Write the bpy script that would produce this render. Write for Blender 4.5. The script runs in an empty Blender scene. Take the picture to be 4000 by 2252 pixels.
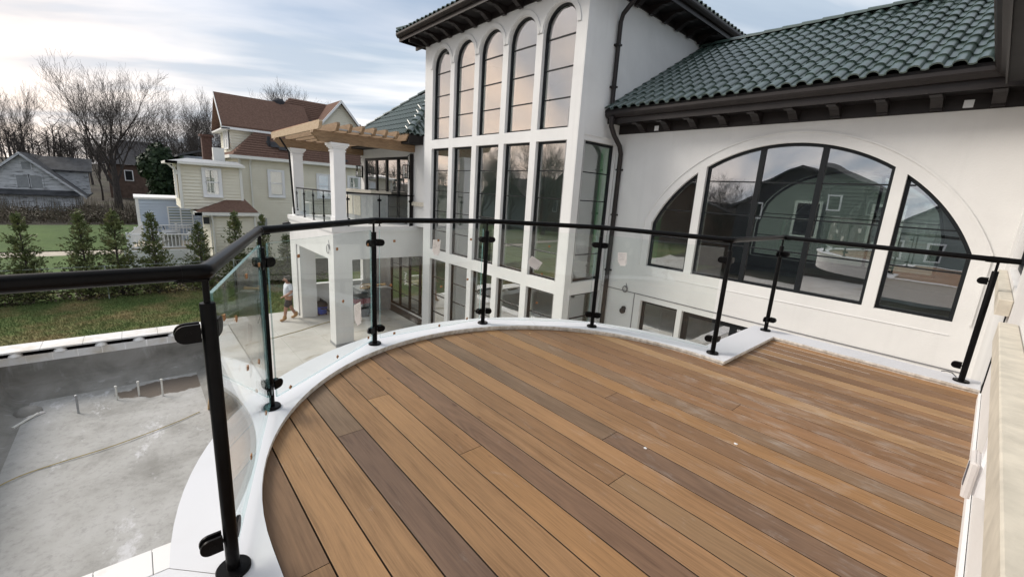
import bpy, math, random
from math import sin, cos, pi, radians, sqrt, atan2, hypot, floor
from mathutils import Vector, Matrix

S = bpy.context.scene
COL = S.collection
random.seed(7)

# ------------------------------------------------------------------ camera
def look():
    yaw, pitch, roll = -0.83835599, 0.22053223, 0.06276371
    f = Vector((sin(yaw) * cos(pitch), cos(yaw) * cos(pitch), -sin(pitch)))
    r = Vector((cos(yaw), -sin(yaw), 0))
    u = r.cross(f)
    r2 = r * cos(roll) + u * sin(roll)
    u2 = u * cos(roll) - r * sin(roll)
    m = Matrix((r2, u2, -f)).transposed().to_4x4()
    m.translation = Vector((0, 0, 1.30))
    return m
cam = bpy.data.cameras.new('camera')
cam.sensor_width = 36; cam.sensor_fit = 'HORIZONTAL'
cam.lens = 36 * 1648.74 / 4000
cam.clip_start = 0.02; cam.clip_end = 3000
camo = bpy.data.objects.new('camera', cam); COL.objects.link(camo)
camo.matrix_world = look()
S.camera = camo

# ------------------------------------------------------------------ light
SUN_EL = radians(38)
SUN_AZ = atan2(-0.80, -0.60)            # x, y of the direction towards the sun
SD = Vector((sin(SUN_AZ) * cos(SUN_EL), cos(SUN_AZ) * cos(SUN_EL), sin(SUN_EL)))
GD = Vector((-0.85, -0.53, 0.14)).normalized()    # the bright veil low in the west
SKY_STRENGTH = 0.075
CLOUD_STRENGTH = 1.0
sun = bpy.data.lights.new('sun', 'SUN')
sun.energy = 1.9; sun.angle = radians(24); sun.color = (1.0, 0.93, 0.84)
suno = bpy.data.objects.new('sun', sun); COL.objects.link(suno)
suno.rotation_euler = SD.to_track_quat('Z', 'Y').to_euler()
suno.location = (-20, -8, 30)

W = bpy.data.worlds.new('World'); S.world = W; W.use_nodes = True
nt = W.node_tree; nt.nodes.clear()
def wn(t, **k):
    n = nt.nodes.new(t)
    for a, b in k.items(): setattr(n, a, b)
    return n
sky = wn('ShaderNodeTexSky', sky_type='NISHITA')
sky.sun_disc = False; sky.sun_elevation = SUN_EL; sky.sun_rotation = SUN_AZ % (2 * pi)
sky.air_density = 1.0; sky.dust_density = 1.6; sky.ozone_density = 1.2
bgs = wn('ShaderNodeBackground'); bgs.inputs['Strength'].default_value = SKY_STRENGTH
nt.links.new(sky.outputs[0], bgs.inputs[0])
tc = wn('ShaderNodeTexCoord')
sep = wn('ShaderNodeSeparateXYZ'); nt.links.new(tc.outputs['Generated'], sep.inputs[0])
def wm(op, a, b=None, c=None):
    n = wn('ShaderNodeMath', operation=op)
    for i, v in enumerate((a, b, c)):
        if v is None: continue
        if isinstance(v, (int, float)): n.inputs[i].default_value = v
        else: nt.links.new(v, n.inputs[i])
    return n.outputs[0]
zc = wm('ADD', wm('MAXIMUM', sep.outputs[2], 0.0), 0.16)
cx = wm('DIVIDE', sep.outputs[0], zc); cy = wm('DIVIDE', sep.outputs[1], zc)
# long streaks of thin cloud, drawn out along one direction of the cloud layer
ca, sa = cos(radians(62)), sin(radians(62))
u = wm('ADD', wm('MULTIPLY', cx, ca), wm('MULTIPLY', cy, sa))
v = wm('SUBTRACT', wm('MULTIPLY', cy, ca), wm('MULTIPLY', cx, sa))
cmb = wn('ShaderNodeCombineXYZ')
nt.links.new(wm('MULTIPLY', u, 0.42), cmb.inputs[0]); nt.links.new(wm('MULTIPLY', v, 1.25), cmb.inputs[1])
cmb.inputs[2].default_value = 3.7
nz = wn('ShaderNodeTexNoise'); nz.inputs['Scale'].default_value = 1.0; nz.inputs['Detail'].default_value = 6
nz.inputs['Roughness'].default_value = 0.52; nz.inputs['Distortion'].default_value = 0.5
nt.links.new(cmb.outputs[0], nz.inputs['Vector'])
rp = wn('ShaderNodeValToRGB'); rp.color_ramp.elements[0].position = 0.34; rp.color_ramp.elements[1].position = 0.62
rp.color_ramp.interpolation = 'EASE'
nt.links.new(nz.outputs[0], rp.inputs[0])
# angle to the sun for the glow in the veil
vd = wn('ShaderNodeVectorMath', operation='DOT_PRODUCT')
nt.links.new(tc.outputs['Generated'], vd.inputs[0]); vd.inputs[1].default_value = GD
glow = wm('POWER', wm('MAXIMUM', vd.outputs['Value'], 0.0), 7.0)
wide = wm('POWER', wm('MAXIMUM', wm('MULTIPLY_ADD', vd.outputs['Value'], 0.5, 0.5), 0.0), 1.3)
veil = wm('MINIMUM', wm('ADD', wm('MULTIPLY', rp.outputs[0], wm('MULTIPLY_ADD', wide, 0.62, 0.30)), wm('MULTIPLY_ADD', glow, 0.40, 0.46)), 0.96)
hz = wm('POWER', wm('SUBTRACT', 1.0, wm('MINIMUM', wm('MAXIMUM', sep.outputs[2], 0.0), 1.0)), 7.0)
veil = wm('MINIMUM', wm('ADD', veil, wm('MULTIPLY', hz, 0.55)), 0.97)
# second, finer noise gives the grey undersides
nz2 = wn('ShaderNodeTexNoise'); nz2.inputs['Scale'].default_value = 1.9; nz2.inputs['Detail'].default_value = 5
nz2.inputs['Distortion'].default_value = 0.3
nt.links.new(cmb.outputs[0], nz2.inputs['Vector'])
rp2 = wn('ShaderNodeValToRGB'); rp2.color_ramp.elements[0].position = 0.38; rp2.color_ramp.elements[1].position = 0.62
rp2.color_ramp.elements[0].color = (0.335, 0.395, 0.465, 1); rp2.color_ramp.elements[1].color = (0.63, 0.635, 0.65, 1)
nt.links.new(nz2.outputs[0], rp2.inputs[0])
mx = wn('ShaderNodeMixRGB', blend_type='MIX')
nt.links.new(wm('MINIMUM', wm('MULTIPLY', glow, wm('MULTIPLY_ADD', nz2.outputs[0], 1.7, -0.10)), 0.9), mx.inputs[0]); nt.links.new(rp2.outputs[0], mx.inputs[1])
mx.inputs[2].default_value = (1.12, 0.87, 0.68, 1)
bgc = wn('ShaderNodeBackground'); bgc.inputs['Strength'].default_value = CLOUD_STRENGTH
nt.links.new(mx.outputs[0], bgc.inputs[0])
ms = wn('ShaderNodeMixShader'); nt.links.new(veil, ms.inputs[0]); nt.links.new(bgs.outputs[0], ms.inputs[1]); nt.links.new(bgc.outputs[0], ms.inputs[2])
wo = wn('ShaderNodeOutputWorld'); nt.links.new(ms.outputs[0], wo.inputs[0])

S.view_settings.view_transform = 'Standard'; S.view_settings.look = 'None'
S.view_settings.gamma = 1; S.view_settings.use_curve_mapping = False
S.view_settings.exposure = 0.78
S.render.engine = 'CYCLES'
S.cycles.use_denoising = True
S.cycles.max_bounces = 10; S.cycles.transparent_max_bounces = 24; S.cycles.glossy_bounces = 5

# ------------------------------------------------------------------ materials
MATS = {}
class NM:
    """small node-material helper"""
    def __init__(s, name):
        s.m = bpy.data.materials.new(name); s.m.use_nodes = True
        s.t = s.m.node_tree; s.b = s.t.nodes['Principled BSDF']; s.out = s.t.nodes['Material Output']
        MATS[name] = s.m
    def n(s, t, **k):
        n = s.t.nodes.new(t)
        for a, b in k.items(): setattr(n, a, b)
        return n
    def l(s, a, b): s.t.links.new(a, b)
    def math(s, op, a, b=None, c=None):
        n = s.n('ShaderNodeMath', operation=op)
        for i, v in enumerate((a, b, c)):
            if v is None: continue
            if isinstance(v, (int, float)): n.inputs[i].default_value = v
            else: s.l(v, n.inputs[i])
        return n.outputs[0]
    def pos(s):
        return s.n('ShaderNodeNewGeometry').outputs['Position']
    def objc(s):
        return s.n('ShaderNodeTexCoord').outputs['Object']
    def mapv(s, vec, scale=(1, 1, 1), loc=(0, 0, 0), rot=(0, 0, 0)):
        n = s.n('ShaderNodeMapping'); s.l(vec, n.inputs[0])
        n.inputs['Scale'].default_value = scale; n.inputs['Location'].default_value = loc; n.inputs['Rotation'].default_value = rot
        return n.outputs[0]
    def noise(s, vec, scale, detail=4, rough=0.55, dist=0.0):
        n = s.n('ShaderNodeTexNoise'); s.l(vec, n.inputs['Vector'])
        n.inputs['Scale'].default_value = scale; n.inputs['Detail'].default_value = detail
        n.inputs['Roughness'].default_value = rough; n.inputs['Distortion'].default_value = dist
        return n.outputs[0]
    def ramp(s, fac, stops, interp='LINEAR'):
        n = s.n('ShaderNodeValToRGB'); s.l(fac, n.inputs[0]); r = n.color_ramp; r.interpolation = interp
        while len(r.elements) < len(stops): r.elements.new(0.5)
        for e, (p, c) in zip(r.elements, stops):
            e.position = p; e.color = (*c, 1) if len(c) == 3 else c
        return n.outputs[0]
    def mix(s, fac, a, b, mode='MIX'):
        n = s.n('ShaderNodeMixRGB', blend_type=mode)
        for i, v in enumerate((fac, a, b)):
            if isinstance(v, (int, float)): n.inputs[i].default_value = v
            elif isinstance(v, tuple): n.inputs[i].default_value = (*v, 1)
            else: s.l(v, n.inputs[i])
        return n.outputs[0]
    def bump(s, h, strength=0.2, dist=0.01):
        n = s.n('ShaderNodeBump'); n.inputs['Strength'].default_value = strength; n.inputs['Distance'].default_value = dist
        s.l(h, n.inputs['Height']); s.l(n.outputs[0], s.b.inputs['Normal'])
    def base(s, c):
        if isinstance(c, tuple): s.b.inputs['Base Color'].default_value = (*c, 1)
        else: s.l(c, s.b.inputs['Base Color'])
    def set(s, **k):
        for a, b in k.items(): s.b.inputs[a.replace('_', ' ')].default_value = b

def plain(name, c, rough=0.6, metal=0.0, var=0.12, scale=3.0, bump=0.0, bscale=60, spec=0.5):
    m = NM(name); p = m.pos()
    n = m.noise(p, scale, 5)
    d = tuple(max(0, x * (1 - var)) for x in c); e = tuple(min(1, x * (1 + var)) for x in c)
    m.base(m.ramp(n, [(0.3, d), (0.7, e)]))
    m.set(Roughness=rough, Metallic=metal); m.b.inputs['Specular IOR Level'].default_value = spec
    if bump: m.bump(m.noise(p, bscale, 3), bump, 0.004)
    return m.m

plain('black_paint', (0.0045, 0.0045, 0.005), 0.30, 0.0, 0.2, 30, 0.02, 300, 0.09)
plain('black_rubber', (0.015, 0.015, 0.016), 0.6)
plain('bronze', (0.020, 0.016, 0.0155), 0.45, 0.0, 0.2, 4, 0, 60, 0.3)
plain('bronze_dark', (0.013, 0.011, 0.011), 0.6, 0.0, 0.25, 6, 0, 60, 0.2)
plain('frame_black', (0.006, 0.008, 0.010), 0.45, 0, 0.2, 4, 0, 60, 0.3)
plain('white_trim', (0.80, 0.80, 0.80), 0.5, 0, 0.03, 2)
plain('white_pvc', (0.78, 0.79, 0.81), 0.4, 0, 0.03, 3)
plain('cream_trim', (0.74, 0.73, 0.68), 0.55, 0, 0.05, 2)
plain('stone_beige', (0.56, 0.52, 0.44), 0.75, 0, 0.14, 14, 0.25, 120)
plain('steel', (0.45, 0.46, 0.47), 0.32, 0.9, 0.1, 5)
plain('copper', (0.62, 0.33, 0.20), 0.35, 0.8, 0.2, 6)
plain('chimney_brick', (0.105, 0.058, 0.047), 0.85, 0, 0.25, 8)
plain('ink', (0.10, 0.10, 0.12), 0.7)
plain('pad_cork', (0.34, 0.17, 0.075), 0.8, 0, 0.25, 90)
plain('cord_yellow', (0.42, 0.33, 0.13), 0.6)
plain('cable_grey', (0.16, 0.16, 0.17), 0.6)
plain('pvc_pipe', (0.66, 0.66, 0.62), 0.45, 0, 0.12, 9)
plain('galvanised', (0.34, 0.35, 0.36), 0.5, 0.4, 0.2, 9)
plain('blue_plastic', (0.02, 0.07, 0.35), 0.35)
plain('red_plastic', (0.22, 0.03, 0.04), 0.4)
plain('fabric_white', (0.62, 0.64, 0.68), 0.9, 0, 0.08, 30)
plain('fabric_dark', (0.045, 0.042, 0.045), 0.9, 0, 0.2, 30)
plain('leather_tan', (0.36, 0.20, 0.09), 0.7)
plain('skin', (0.36, 0.19, 0.13), 0.5, 0, 0.06, 10)
plain('hair', (0.010, 0.008, 0.007), 0.5)
plain('counter_grey', (0.30, 0.31, 0.32), 0.6, 0, 0.12, 5)
plain('plywood', (0.46, 0.32, 0.17), 0.7, 0, 0.25, 9)
plain('lawn_path', (0.45, 0.40, 0.33), 0.9, 0, 0.15, 2)
plain('blue_siding', (0.50, 0.57, 0.68), 0.6, 0, 0.05, 1)
plain('grey_siding', (0.22, 0.25, 0.24), 0.7, 0, 0.1, 1)
plain('dark_shingle', (0.035, 0.035, 0.04), 0.9, 0, 0.35, 3)
plain('old_roof', (0.060, 0.062, 0.068), 0.9, 0, 0.35, 2)
plain('brown_wall', (0.10, 0.065, 0.05), 0.9, 0, 0.3, 2)
plain('curtain', (0.62, 0.62, 0.60), 0.9, 0, 0.08, 5)
plain('blind_green', (0.22, 0.27, 0.24), 0.8, 0, 0.1, 4)
plain('interior_wall', (0.58, 0.60, 0.57), 0.9, 0, 0.1, 1.0)
plain('interior_green', (0.25, 0.48, 0.30), 0.8, 0, 0.08, 2)
plain('interior_floor', (0.16, 0.14, 0.12), 0.6, 0, 0.2, 2)
plain('fence_galv', (0.34, 0.38, 0.37), 0.5, 0.3)

m = NM('paper'); m.base(m.ramp(m.noise(m.pos(), 8, 4), [(0.3, (0.84, 0.82, 0.81)), (0.7, (0.88, 0.86, 0.85))])); m.set(Roughness=0.8)
tl_ = m.n('ShaderNodeBsdfTranslucent'); tl_.inputs[0].default_value = (0.86, 0.83, 0.82, 1); ms_ = m.n('ShaderNodeMixShader'); ms_.inputs[0].default_value = 0.45
m.l(m.b.outputs[0], ms_.inputs[1]); m.l(tl_.outputs[0], ms_.inputs[2]); m.l(ms_.outputs[0], m.out.inputs[0])
m = NM('bark'); p = m.pos()
m.base(m.ramp(m.noise(m.mapv(p, (3, 3, 0.8)), 4, 5), [(0.3, (0.026, 0.021, 0.019)), (0.7, (0.078, 0.064, 0.056))])); m.set(Roughness=0.95)

def stucco(name, c):
    m = NM(name); p = m.pos()
    big = m.noise(p, 0.7, 5, 0.6, 0.4); fine = m.noise(p, 9, 4)
    col = m.mix(m.math('MULTIPLY', fine, 0.25), m.ramp(big, [(0.3, tuple(x * 0.85 for x in c)), (0.7, c)]), tuple(x * 0.9 for x in c))
    # faint water marks
    st = m.noise(m.mapv(p, (2.2, 2.2, 0.12)), 3.0, 4, 0.6)
    col = m.mix(m.math('MULTIPLY', m.ramp(st, [(0.56, (0, 0, 0)), (0.75, (1, 1, 1))]), 0.30), col, tuple(x * 0.80 for x in c))
    m.base(col); m.set(Roughness=0.85); m.b.inputs['Specular IOR Level'].default_value = 0.25
    m.bump(m.math('ADD', m.noise(p, 45, 5), m.noise(p, 6, 4)), 0.28, 0.008)
stucco('stucco', (0.745, 0.74, 0.73))

m = NM('kerb_white'); p = m.pos()
dirt = m.ramp(m.noise(p, 2.2, 6, 0.62), [(0.55, (0, 0, 0)), (0.78, (1, 1, 1))])
m.base(m.mix(m.math('MULTIPLY', dirt, 0.16), (0.63, 0.64, 0.675), (0.45, 0.43, 0.40))); m.set(Roughness=0.42); m.bump(m.noise(p, 60, 3), 0.04, 0.003)
m = NM('kerb_edge'); p = m.pos()
m.base(m.ramp(m.noise(m.mapv(p, (8, 8, 2)), 3, 5), [(0.35, (0.50, 0.46, 0.40)), (0.62, (0.76, 0.74, 0.70))])); m.set(Roughness=0.6)

# deck timber: tone comes from the plank's own colour
plain('deck_gap_shade', (0.035, 0.020, 0.012), 0.8)  # plank sides and ends coloured dark: the shade in the gaps is painted on
plain('room_wall', (0.30, 0.32, 0.32), 0.9, 0, 0.1, 1.0)
m = NM('deck_timber'); p = m.pos(); oi = m.n('ShaderNodeObjectInfo')
off = m.n('ShaderNodeVectorMath', operation='MULTIPLY_ADD'); m.l(p, off.inputs[0]); off.inputs[1].default_value = (1, 1, 1)
cmbv = m.n('ShaderNodeCombineXYZ'); m.l(m.math('MULTIPLY', oi.outputs['Random'], 90.0), cmbv.inputs[0]); m.l(m.math('MULTIPLY', oi.outputs['Random'], 37.0), cmbv.inputs[1]); m.l(m.math('MULTIPLY', oi.outputs['Random'], 23.0), cmbv.inputs[2])
m.l(cmbv.outputs[0], off.inputs[2]); q = off.outputs[0]
warp = m.n('ShaderNodeVectorMath', operation='MULTIPLY_ADD'); wv = m.n('ShaderNodeTexNoise'); m.l(m.mapv(q, (1.6, 5, 5)), wv.inputs['Vector']); wv.inputs['Scale'].default_value = 1.0; wv.inputs['Detail'].default_value = 2
m.l(wv.outputs['Color'], warp.inputs[0]); warp.inputs[1].default_value = (0.0, 0.035, 0.0); m.l(q, warp.inputs[2]); q2 = warp.outputs[0]
grain = m.noise(m.mapv(q2, (5.5, 150, 150)), 1.0, 5, 0.62)                # short fibres
streak = m.noise(m.mapv(q2, (1.1, 42, 42)), 1.0, 4, 0.6)                   # longer darker streaks
broad = m.noise(m.mapv(q, (1.3, 6, 6)), 1.0, 4, 0.55, 0.4)
pore = m.noise(m.mapv(q2, (16, 420, 420)), 1.0, 2, 0.6)
# growth rings cut at a slant: contour lines of a slow field
field = m.noise(m.mapv(q, (0.75, 6.5, 6.5)), 1.0, 2, 0.4)
ring = m.math('MULTIPLY_ADD', m.math('SINE', m.math('MULTIPLY', field, 95.0)), 0.5, 0.5)
ringamt = m.ramp(m.math('FRACT', m.math('MULTIPLY', oi.outputs['Random'], 7.3)), [(0.45, (0.15,) * 3), (0.75, (1,) * 3)])
g = m.math('ADD', m.math('ADD', m.math('MULTIPLY', grain, 0.42), m.math('MULTIPLY', streak, 0.30)), m.math('ADD', m.math('MULTIPLY', m.math('MULTIPLY', ring, ringamt), 0.10), m.math('MULTIPLY', broad, 0.28)))
shade = m.ramp(g, [(0.36, (0.60, 0.57, 0.54)), (0.52, (0.97, 0.97, 0.97)), (0.70, (1.26, 1.25, 1.22))])
col = m.mix(1.0, oi.outputs['Color'], shade, 'MULTIPLY')
col = m.mix(m.math('MULTIPLY', m.ramp(pore, [(0.58, (0, 0, 0)), (0.72, (1, 1, 1))]), 0.22), col, (0.09, 0.05, 0.03))
# pale scuffs and plaster dust, trodden across the half of the deck near the door
sc1 = m.noise(m.mapv(p, (2.2, 5.5, 1)), 2.0, 7, 0.72, 0.6)
area = m.n('ShaderNodeVectorMath', operation='DISTANCE'); m.l(p, area.inputs[0]); area.inputs[1].default_value = (-0.55, 3.1, 0)
near = m.math('SUBTRACT', 1.0, m.math('MINIMUM', m.math('DIVIDE', area.outputs['Value'], 2.1), 1.0))
scm = m.math('MULTIPLY', m.ramp(m.math('ADD', sc1, m.math('MULTIPLY', near, 0.17)), [(0.62, (0, 0, 0)), (0.82, (1, 1, 1))]), 0.40)
col = m.mix(m.math('MULTIPLY', scm, m.ramp(grain, [(0.35, (0.25, 0.25, 0.25)), (0.6, (1, 1, 1))])), col, (0.50, 0.47, 0.44))
# dark oil or water spots
vs = m.n('ShaderNodeTexVoronoi'); m.l(m.mapv(p, (4.2, 9.0, 1)), vs.inputs['Vector']); vs.inputs['Scale'].default_value = 1.0; vs.inputs['Randomness'].default_value = 1.0
spot = m.math('MULTIPLY', m.ramp(vs.outputs['Distance'], [(0.06, (1, 1, 1)), (0.12, (0, 0, 0))]), m.ramp(m.noise(p, 1.3, 2), [(0.52, (0, 0, 0)), (0.6, (1, 1, 1))]))
col = m.mix(m.math('MULTIPLY', spot, 0.6), col, (0.06, 0.025, 0.018))
m.base(col); m.l(m.ramp(grain, [(0.3, (0.62,) * 3), (0.8, (0.44,) * 3)]), m.b.inputs['Roughness']); m.b.inputs['Specular IOR Level'].default_value = 0.38
m.bump(m.math('ADD', grain, m.math('MULTIPLY', pore, 0.5)), 0.06, 0.002)

# window glass: reflecting coating over a see-through pane
def glass(name, r0, tint, gl=(1, 1, 1), wave=0.0):
    m = NM(name); m.t.nodes.remove(m.b)
    tr = m.n('ShaderNodeBsdfTransparent'); tr.inputs[0].default_value = (*tint, 1)
    go = m.n('ShaderNodeBsdfGlossy'); go.inputs['Roughness'].default_value = 0.0; go.inputs['Color'].default_value = (*gl, 1)
    ge = m.n('ShaderNodeNewGeometry')
    d = m.n('ShaderNodeVectorMath', operation='DOT_PRODUCT'); m.l(ge.outputs['Incoming'], d.inputs[0]); m.l(ge.outputs['Normal'], d.inputs[1])
    k = m.math('POWER', m.math('SUBTRACT', 1.0, m.math('ABSOLUTE', d.outputs['Value'])), 5.0)
    f = m.math('MULTIPLY_ADD', k, 1.0 - r0, r0)          # Schlick
    mxs = m.n('ShaderNodeMixShader'); m.l(f, mxs.inputs[0]); m.l(tr.outputs[0], mxs.inputs[1]); m.l(go.outputs[0], mxs.inputs[2])
    m.l(mxs.outputs[0], m.out.inputs[0])
    if wave:                                              # panes are never perfectly flat
        bn = m.n('ShaderNodeBump'); bn.inputs['Strength'].default_value = wave; bn.inputs['Distance'].default_value = 0.05
        m.l(m.noise(ge.outputs['Position'], 0.9, 2), bn.inputs['Height'])
        # and each sits a hair out of plane
        oi = m.n('ShaderNodeObjectInfo'); cv = m.n('ShaderNodeCombineXYZ'); r_ = oi.outputs['Random']
        for i_, k_ in enumerate((1.0, 17.3, 41.7)): m.l(m.math('MULTIPLY_ADD', m.math('FRACT', m.math('MULTIPLY', r_, k_)), 0.03, -0.015), cv.inputs[i_])
        va = m.n('ShaderNodeVectorMath', operation='ADD'); m.l(bn.outputs[0], va.inputs[0]); m.l(cv.outputs[0], va.inputs[1])
        vn = m.n('ShaderNodeVectorMath', operation='NORMALIZE'); m.l(va.outputs[0], vn.inputs[0]); m.l(vn.outputs[0], go.inputs['Normal'])
glass('window_glass', 0.28, (0.90, 0.95, 0.92), (0.99, 0.95, 0.98), 0.05)
glass('rail_glass', 0.035, (0.97, 0.99, 0.98))
m = NM('glass_edge'); m.base((0.22, 0.50, 0.52)); m.set(Roughness=0.12, Alpha=0.62)
m.b.inputs['Transmission Weight'].default_value = 0.35; m.b.inputs['IOR'].default_value = 1.5

m = NM('roof_tile'); p = m.pos(); oi = m.n('ShaderNodeObjectInfo')
c = m.ramp(m.noise(p, 2.5, 5), [(0.3, (0.024, 0.044, 0.036)), (0.7, (0.052, 0.082, 0.068))])
c = m.mix(m.math('MULTIPLY', oi.outputs['Random'], 0.4), c, (0.055, 0.085, 0.075))
c = m.mix(m.math('MULTIPLY', m.ramp(m.noise(p, 13, 5, 0.65), [(0.55, (0, 0, 0)), (0.72, (1, 1, 1))]), 0.35), c, (0.10, 0.12, 0.10))
m.base(c); m.set(Roughness=0.28); m.b.inputs['Specular IOR Level'].default_value = 1.0; m.bump(m.noise(p, 40, 4), 0.06, 0.004)

m = NM('brown_shingle'); p = m.pos()
c = m.ramp(m.noise(m.mapv(p, (3, 3, 9)), 3, 4), [(0.3, (0.108, 0.064, 0.048)), (0.7, (0.185, 0.115, 0.090))])
m.base(c); m.set(Roughness=0.95); m.b.inputs['Specular IOR Level'].default_value = 0.1; m.bump(m.noise(p, 25, 3), 0.4, 0.02)

m = NM('cream_siding'); p = m.pos()
m.base(m.ramp(m.noise(p, 0.8, 4), [(0.3, (0.70, 0.66, 0.54)), (0.7, (0.80, 0.765, 0.65))])); m.set(Roughness=0.65)
m = NM('old_white_siding'); p = m.pos()
st = m.noise(m.mapv(p, (1, 0.8, 5)), 1.6, 7, 0.7)
m.base(m.ramp(st, [(0.36, (0.14, 0.14, 0.14)), (0.45, (0.55, 0.56, 0.58)), (0.7, (0.76, 0.77, 0.79))])); m.set(Roughness=0.85)

def timber(name, a, b):
    m = NM(name); p = m.objc()
    g = m.noise(m.mapv(p, (2, 2, 14)), 2.5, 6, 0.65, 0.5)
    m.base(m.ramp(g, [(0.3, a), (0.7, b)])); m.set(Roughness=0.7)
timber('pergola_timber', (0.17, 0.105, 0.055), (0.34, 0.225, 0.13))
timber('pergola_light', (0.36, 0.26, 0.16), (0.52, 0.40, 0.27))

m = NM('pool_plaster'); p = m.pos()
n1 = m.noise(p, 0.55, 8, 0.66, 0.1); n2 = m.noise(p, 7.0, 9, 0.78)
c = m.ramp(n1, [(0.32, (0.24, 0.235, 0.22)), (0.48, (0.36, 0.355, 0.34)), (0.66, (0.43, 0.425, 0.415))])
white = m.math('MULTIPLY', m.ramp(m.noise(m.mapv(p, (0.55, 1.25, 1), (3, 1, 0), (0, 0, 0.35)), 0.9, 10, 0.74, 0.15), [(0.575, (0, 0, 0)), (0.63, (1, 1, 1))]), m.ramp(n2, [(0.3, (0.4,) * 3), (0.6, (1,) * 3)]))
c = m.mix(m.math('MULTIPLY', white, 0.75), c, (0.60, 0.60, 0.62))
c = m.mix(m.math('MULTIPLY', m.ramp(n2, [(0.35, (1, 1, 1)), (0.5, (0, 0, 0))]), 0.3), c, (0.10, 0.095, 0.09))
# damp patch at the drain end: brown, shinier
dm = m.n('ShaderNodeVectorMath', operation='DISTANCE'); m.l(m.mapv(p, (1.15, 0.60, 0.0)), dm.inputs[0]); dm.inputs[1].default_value = (-16.95 * 1.15, 0.30 * 0.60, 0)
wet = m.ramp(m.math('MULTIPLY', m.math('ADD', dm.outputs['Value'], m.math('MULTIPLY', m.noise(p, 1.6, 5), 0.9)), 0.5), [(0.575, (1, 1, 1)), (0.60, (0, 0, 0))])
c = m.mix(m.math('MULTIPLY', wet, 0.9), c, (0.115, 0.088, 0.066))
m.base(c); m.l(m.ramp(wet, [(0, (0.85,) * 3), (1, (0.35,) * 3)]), m.b.inputs['Roughness']); m.bump(n2, 0.3, 0.02)
m = NM('pool_wall_plaster'); p = m.pos()
n1 = m.noise(m.mapv(p, (1, 1, 1.6)), 0.9, 6, 0.6, 0.5); run = m.noise(m.mapv(p, (3, 1.1, 0.25)), 2.2, 4, 0.6)
c = m.ramp(n1, [(0.3, (0.15, 0.145, 0.13)), (0.6, (0.27, 0.262, 0.245)), (0.75, (0.34, 0.33, 0.32))])
c = m.mix(m.math('MULTIPLY', m.ramp(run, [(0.60, (0, 0, 0)), (0.70, (1, 1, 1))]), 0.45), c, (0.42, 0.42, 0.42))
m.base(c); m.set(Roughness=0.85); m.bump(m.noise(p, 4, 5), 0.3, 0.02)

m = NM('coping_stone'); p = m.pos()
m.base(m.mix(m.math('MULTIPLY', m.ramp(m.noise(p, 1.3, 6, 0.65), [(0.48, (0, 0, 0)), (0.68, (1, 1, 1))]), 0.6), (0.74, 0.73, 0.72), (0.50, 0.42, 0.30))); m.set(Roughness=0.6)
m = NM('patio_stone'); p = m.pos()
c = m.ramp(m.noise(p, 0.8, 6, 0.6), [(0.3, (0.42, 0.40, 0.37)), (0.7, (0.58, 0.56, 0.53))])
c = m.mix(m.math('MULTIPLY', m.ramp(m.noise(m.mapv(p, (1.2, 0.7, 1)), 1.3, 7, 0.7, 0.8), [(0.56, (0, 0, 0)), (0.66, (1, 1, 1))]), 0.55), c, (0.27, 0.22, 0.15))
m.base(c); m.set(Roughness=0.75)

m = NM('lawn_soil'); p = m.pos()
c = m.ramp(m.noise(p, 0.55, 6, 0.62), [(0.3, (0.060, 0.100, 0.030)), (0.5, (0.095, 0.125, 0.042)), (0.66, (0.19, 0.155, 0.075))])
m.base(c); m.set(Roughness=0.95); m.b.inputs['Specular IOR Level'].default_value = 0.1; m.bump(m.noise(p, 14, 5), 0.5, 0.04)
m = NM('grass_blade'); p = m.pos()
m.base(m.ramp(m.noise(p, 0.55, 6, 0.62), [(0.3, (0.075, 0.130, 0.034)), (0.5, (0.115, 0.155, 0.050)), (0.66, (0.24, 0.195, 0.09))])); m.set(Roughness=0.8)
m = NM('field_green'); p = m.pos()
m.base(m.ramp(m.noise(p, 0.25, 6, 0.6), [(0.3, (0.040, 0.078, 0.016)), (0.7, (0.085, 0.14, 0.030))])); m.set(Roughness=0.95); m.bump(m.noise(p, 3, 5), 0.5, 0.1)
m = NM('scrub_ground'); p = m.pos()
m.base(m.ramp(m.noise(p, 0.30, 7, 0.65), [(0.3, (0.026, 0.021, 0.016)), (0.55, (0.045, 0.038, 0.026)), (0.72, (0.045, 0.052, 0.026))])); m.set(Roughness=1.0); m.bump(m.noise(p, 2, 6), 0.8, 0.3)
def leafy(name, a, b, c3):
    m = NM(name); p = m.pos()
    n = m.noise(p, 2.6, 4, 0.6)
    m.base(m.ramp(n, [(0.32, a), (0.52, b), (0.70, c3)])); m.set(Roughness=0.65); m.b.inputs['Specular IOR Level'].default_value = 0.3
leafy('arborvitae_leaf', (0.060, 0.082, 0.032), (0.115, 0.140, 0.050), (0.19, 0.180, 0.075))
leafy('ivy_leaf', (0.010, 0.022, 0.010), (0.022, 0.040, 0.016), (0.035, 0.055, 0.022))
leafy('scrub_leaf', (0.065, 0.050, 0.036), (0.100, 0.080, 0.056), (0.085, 0.095, 0.050))

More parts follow.
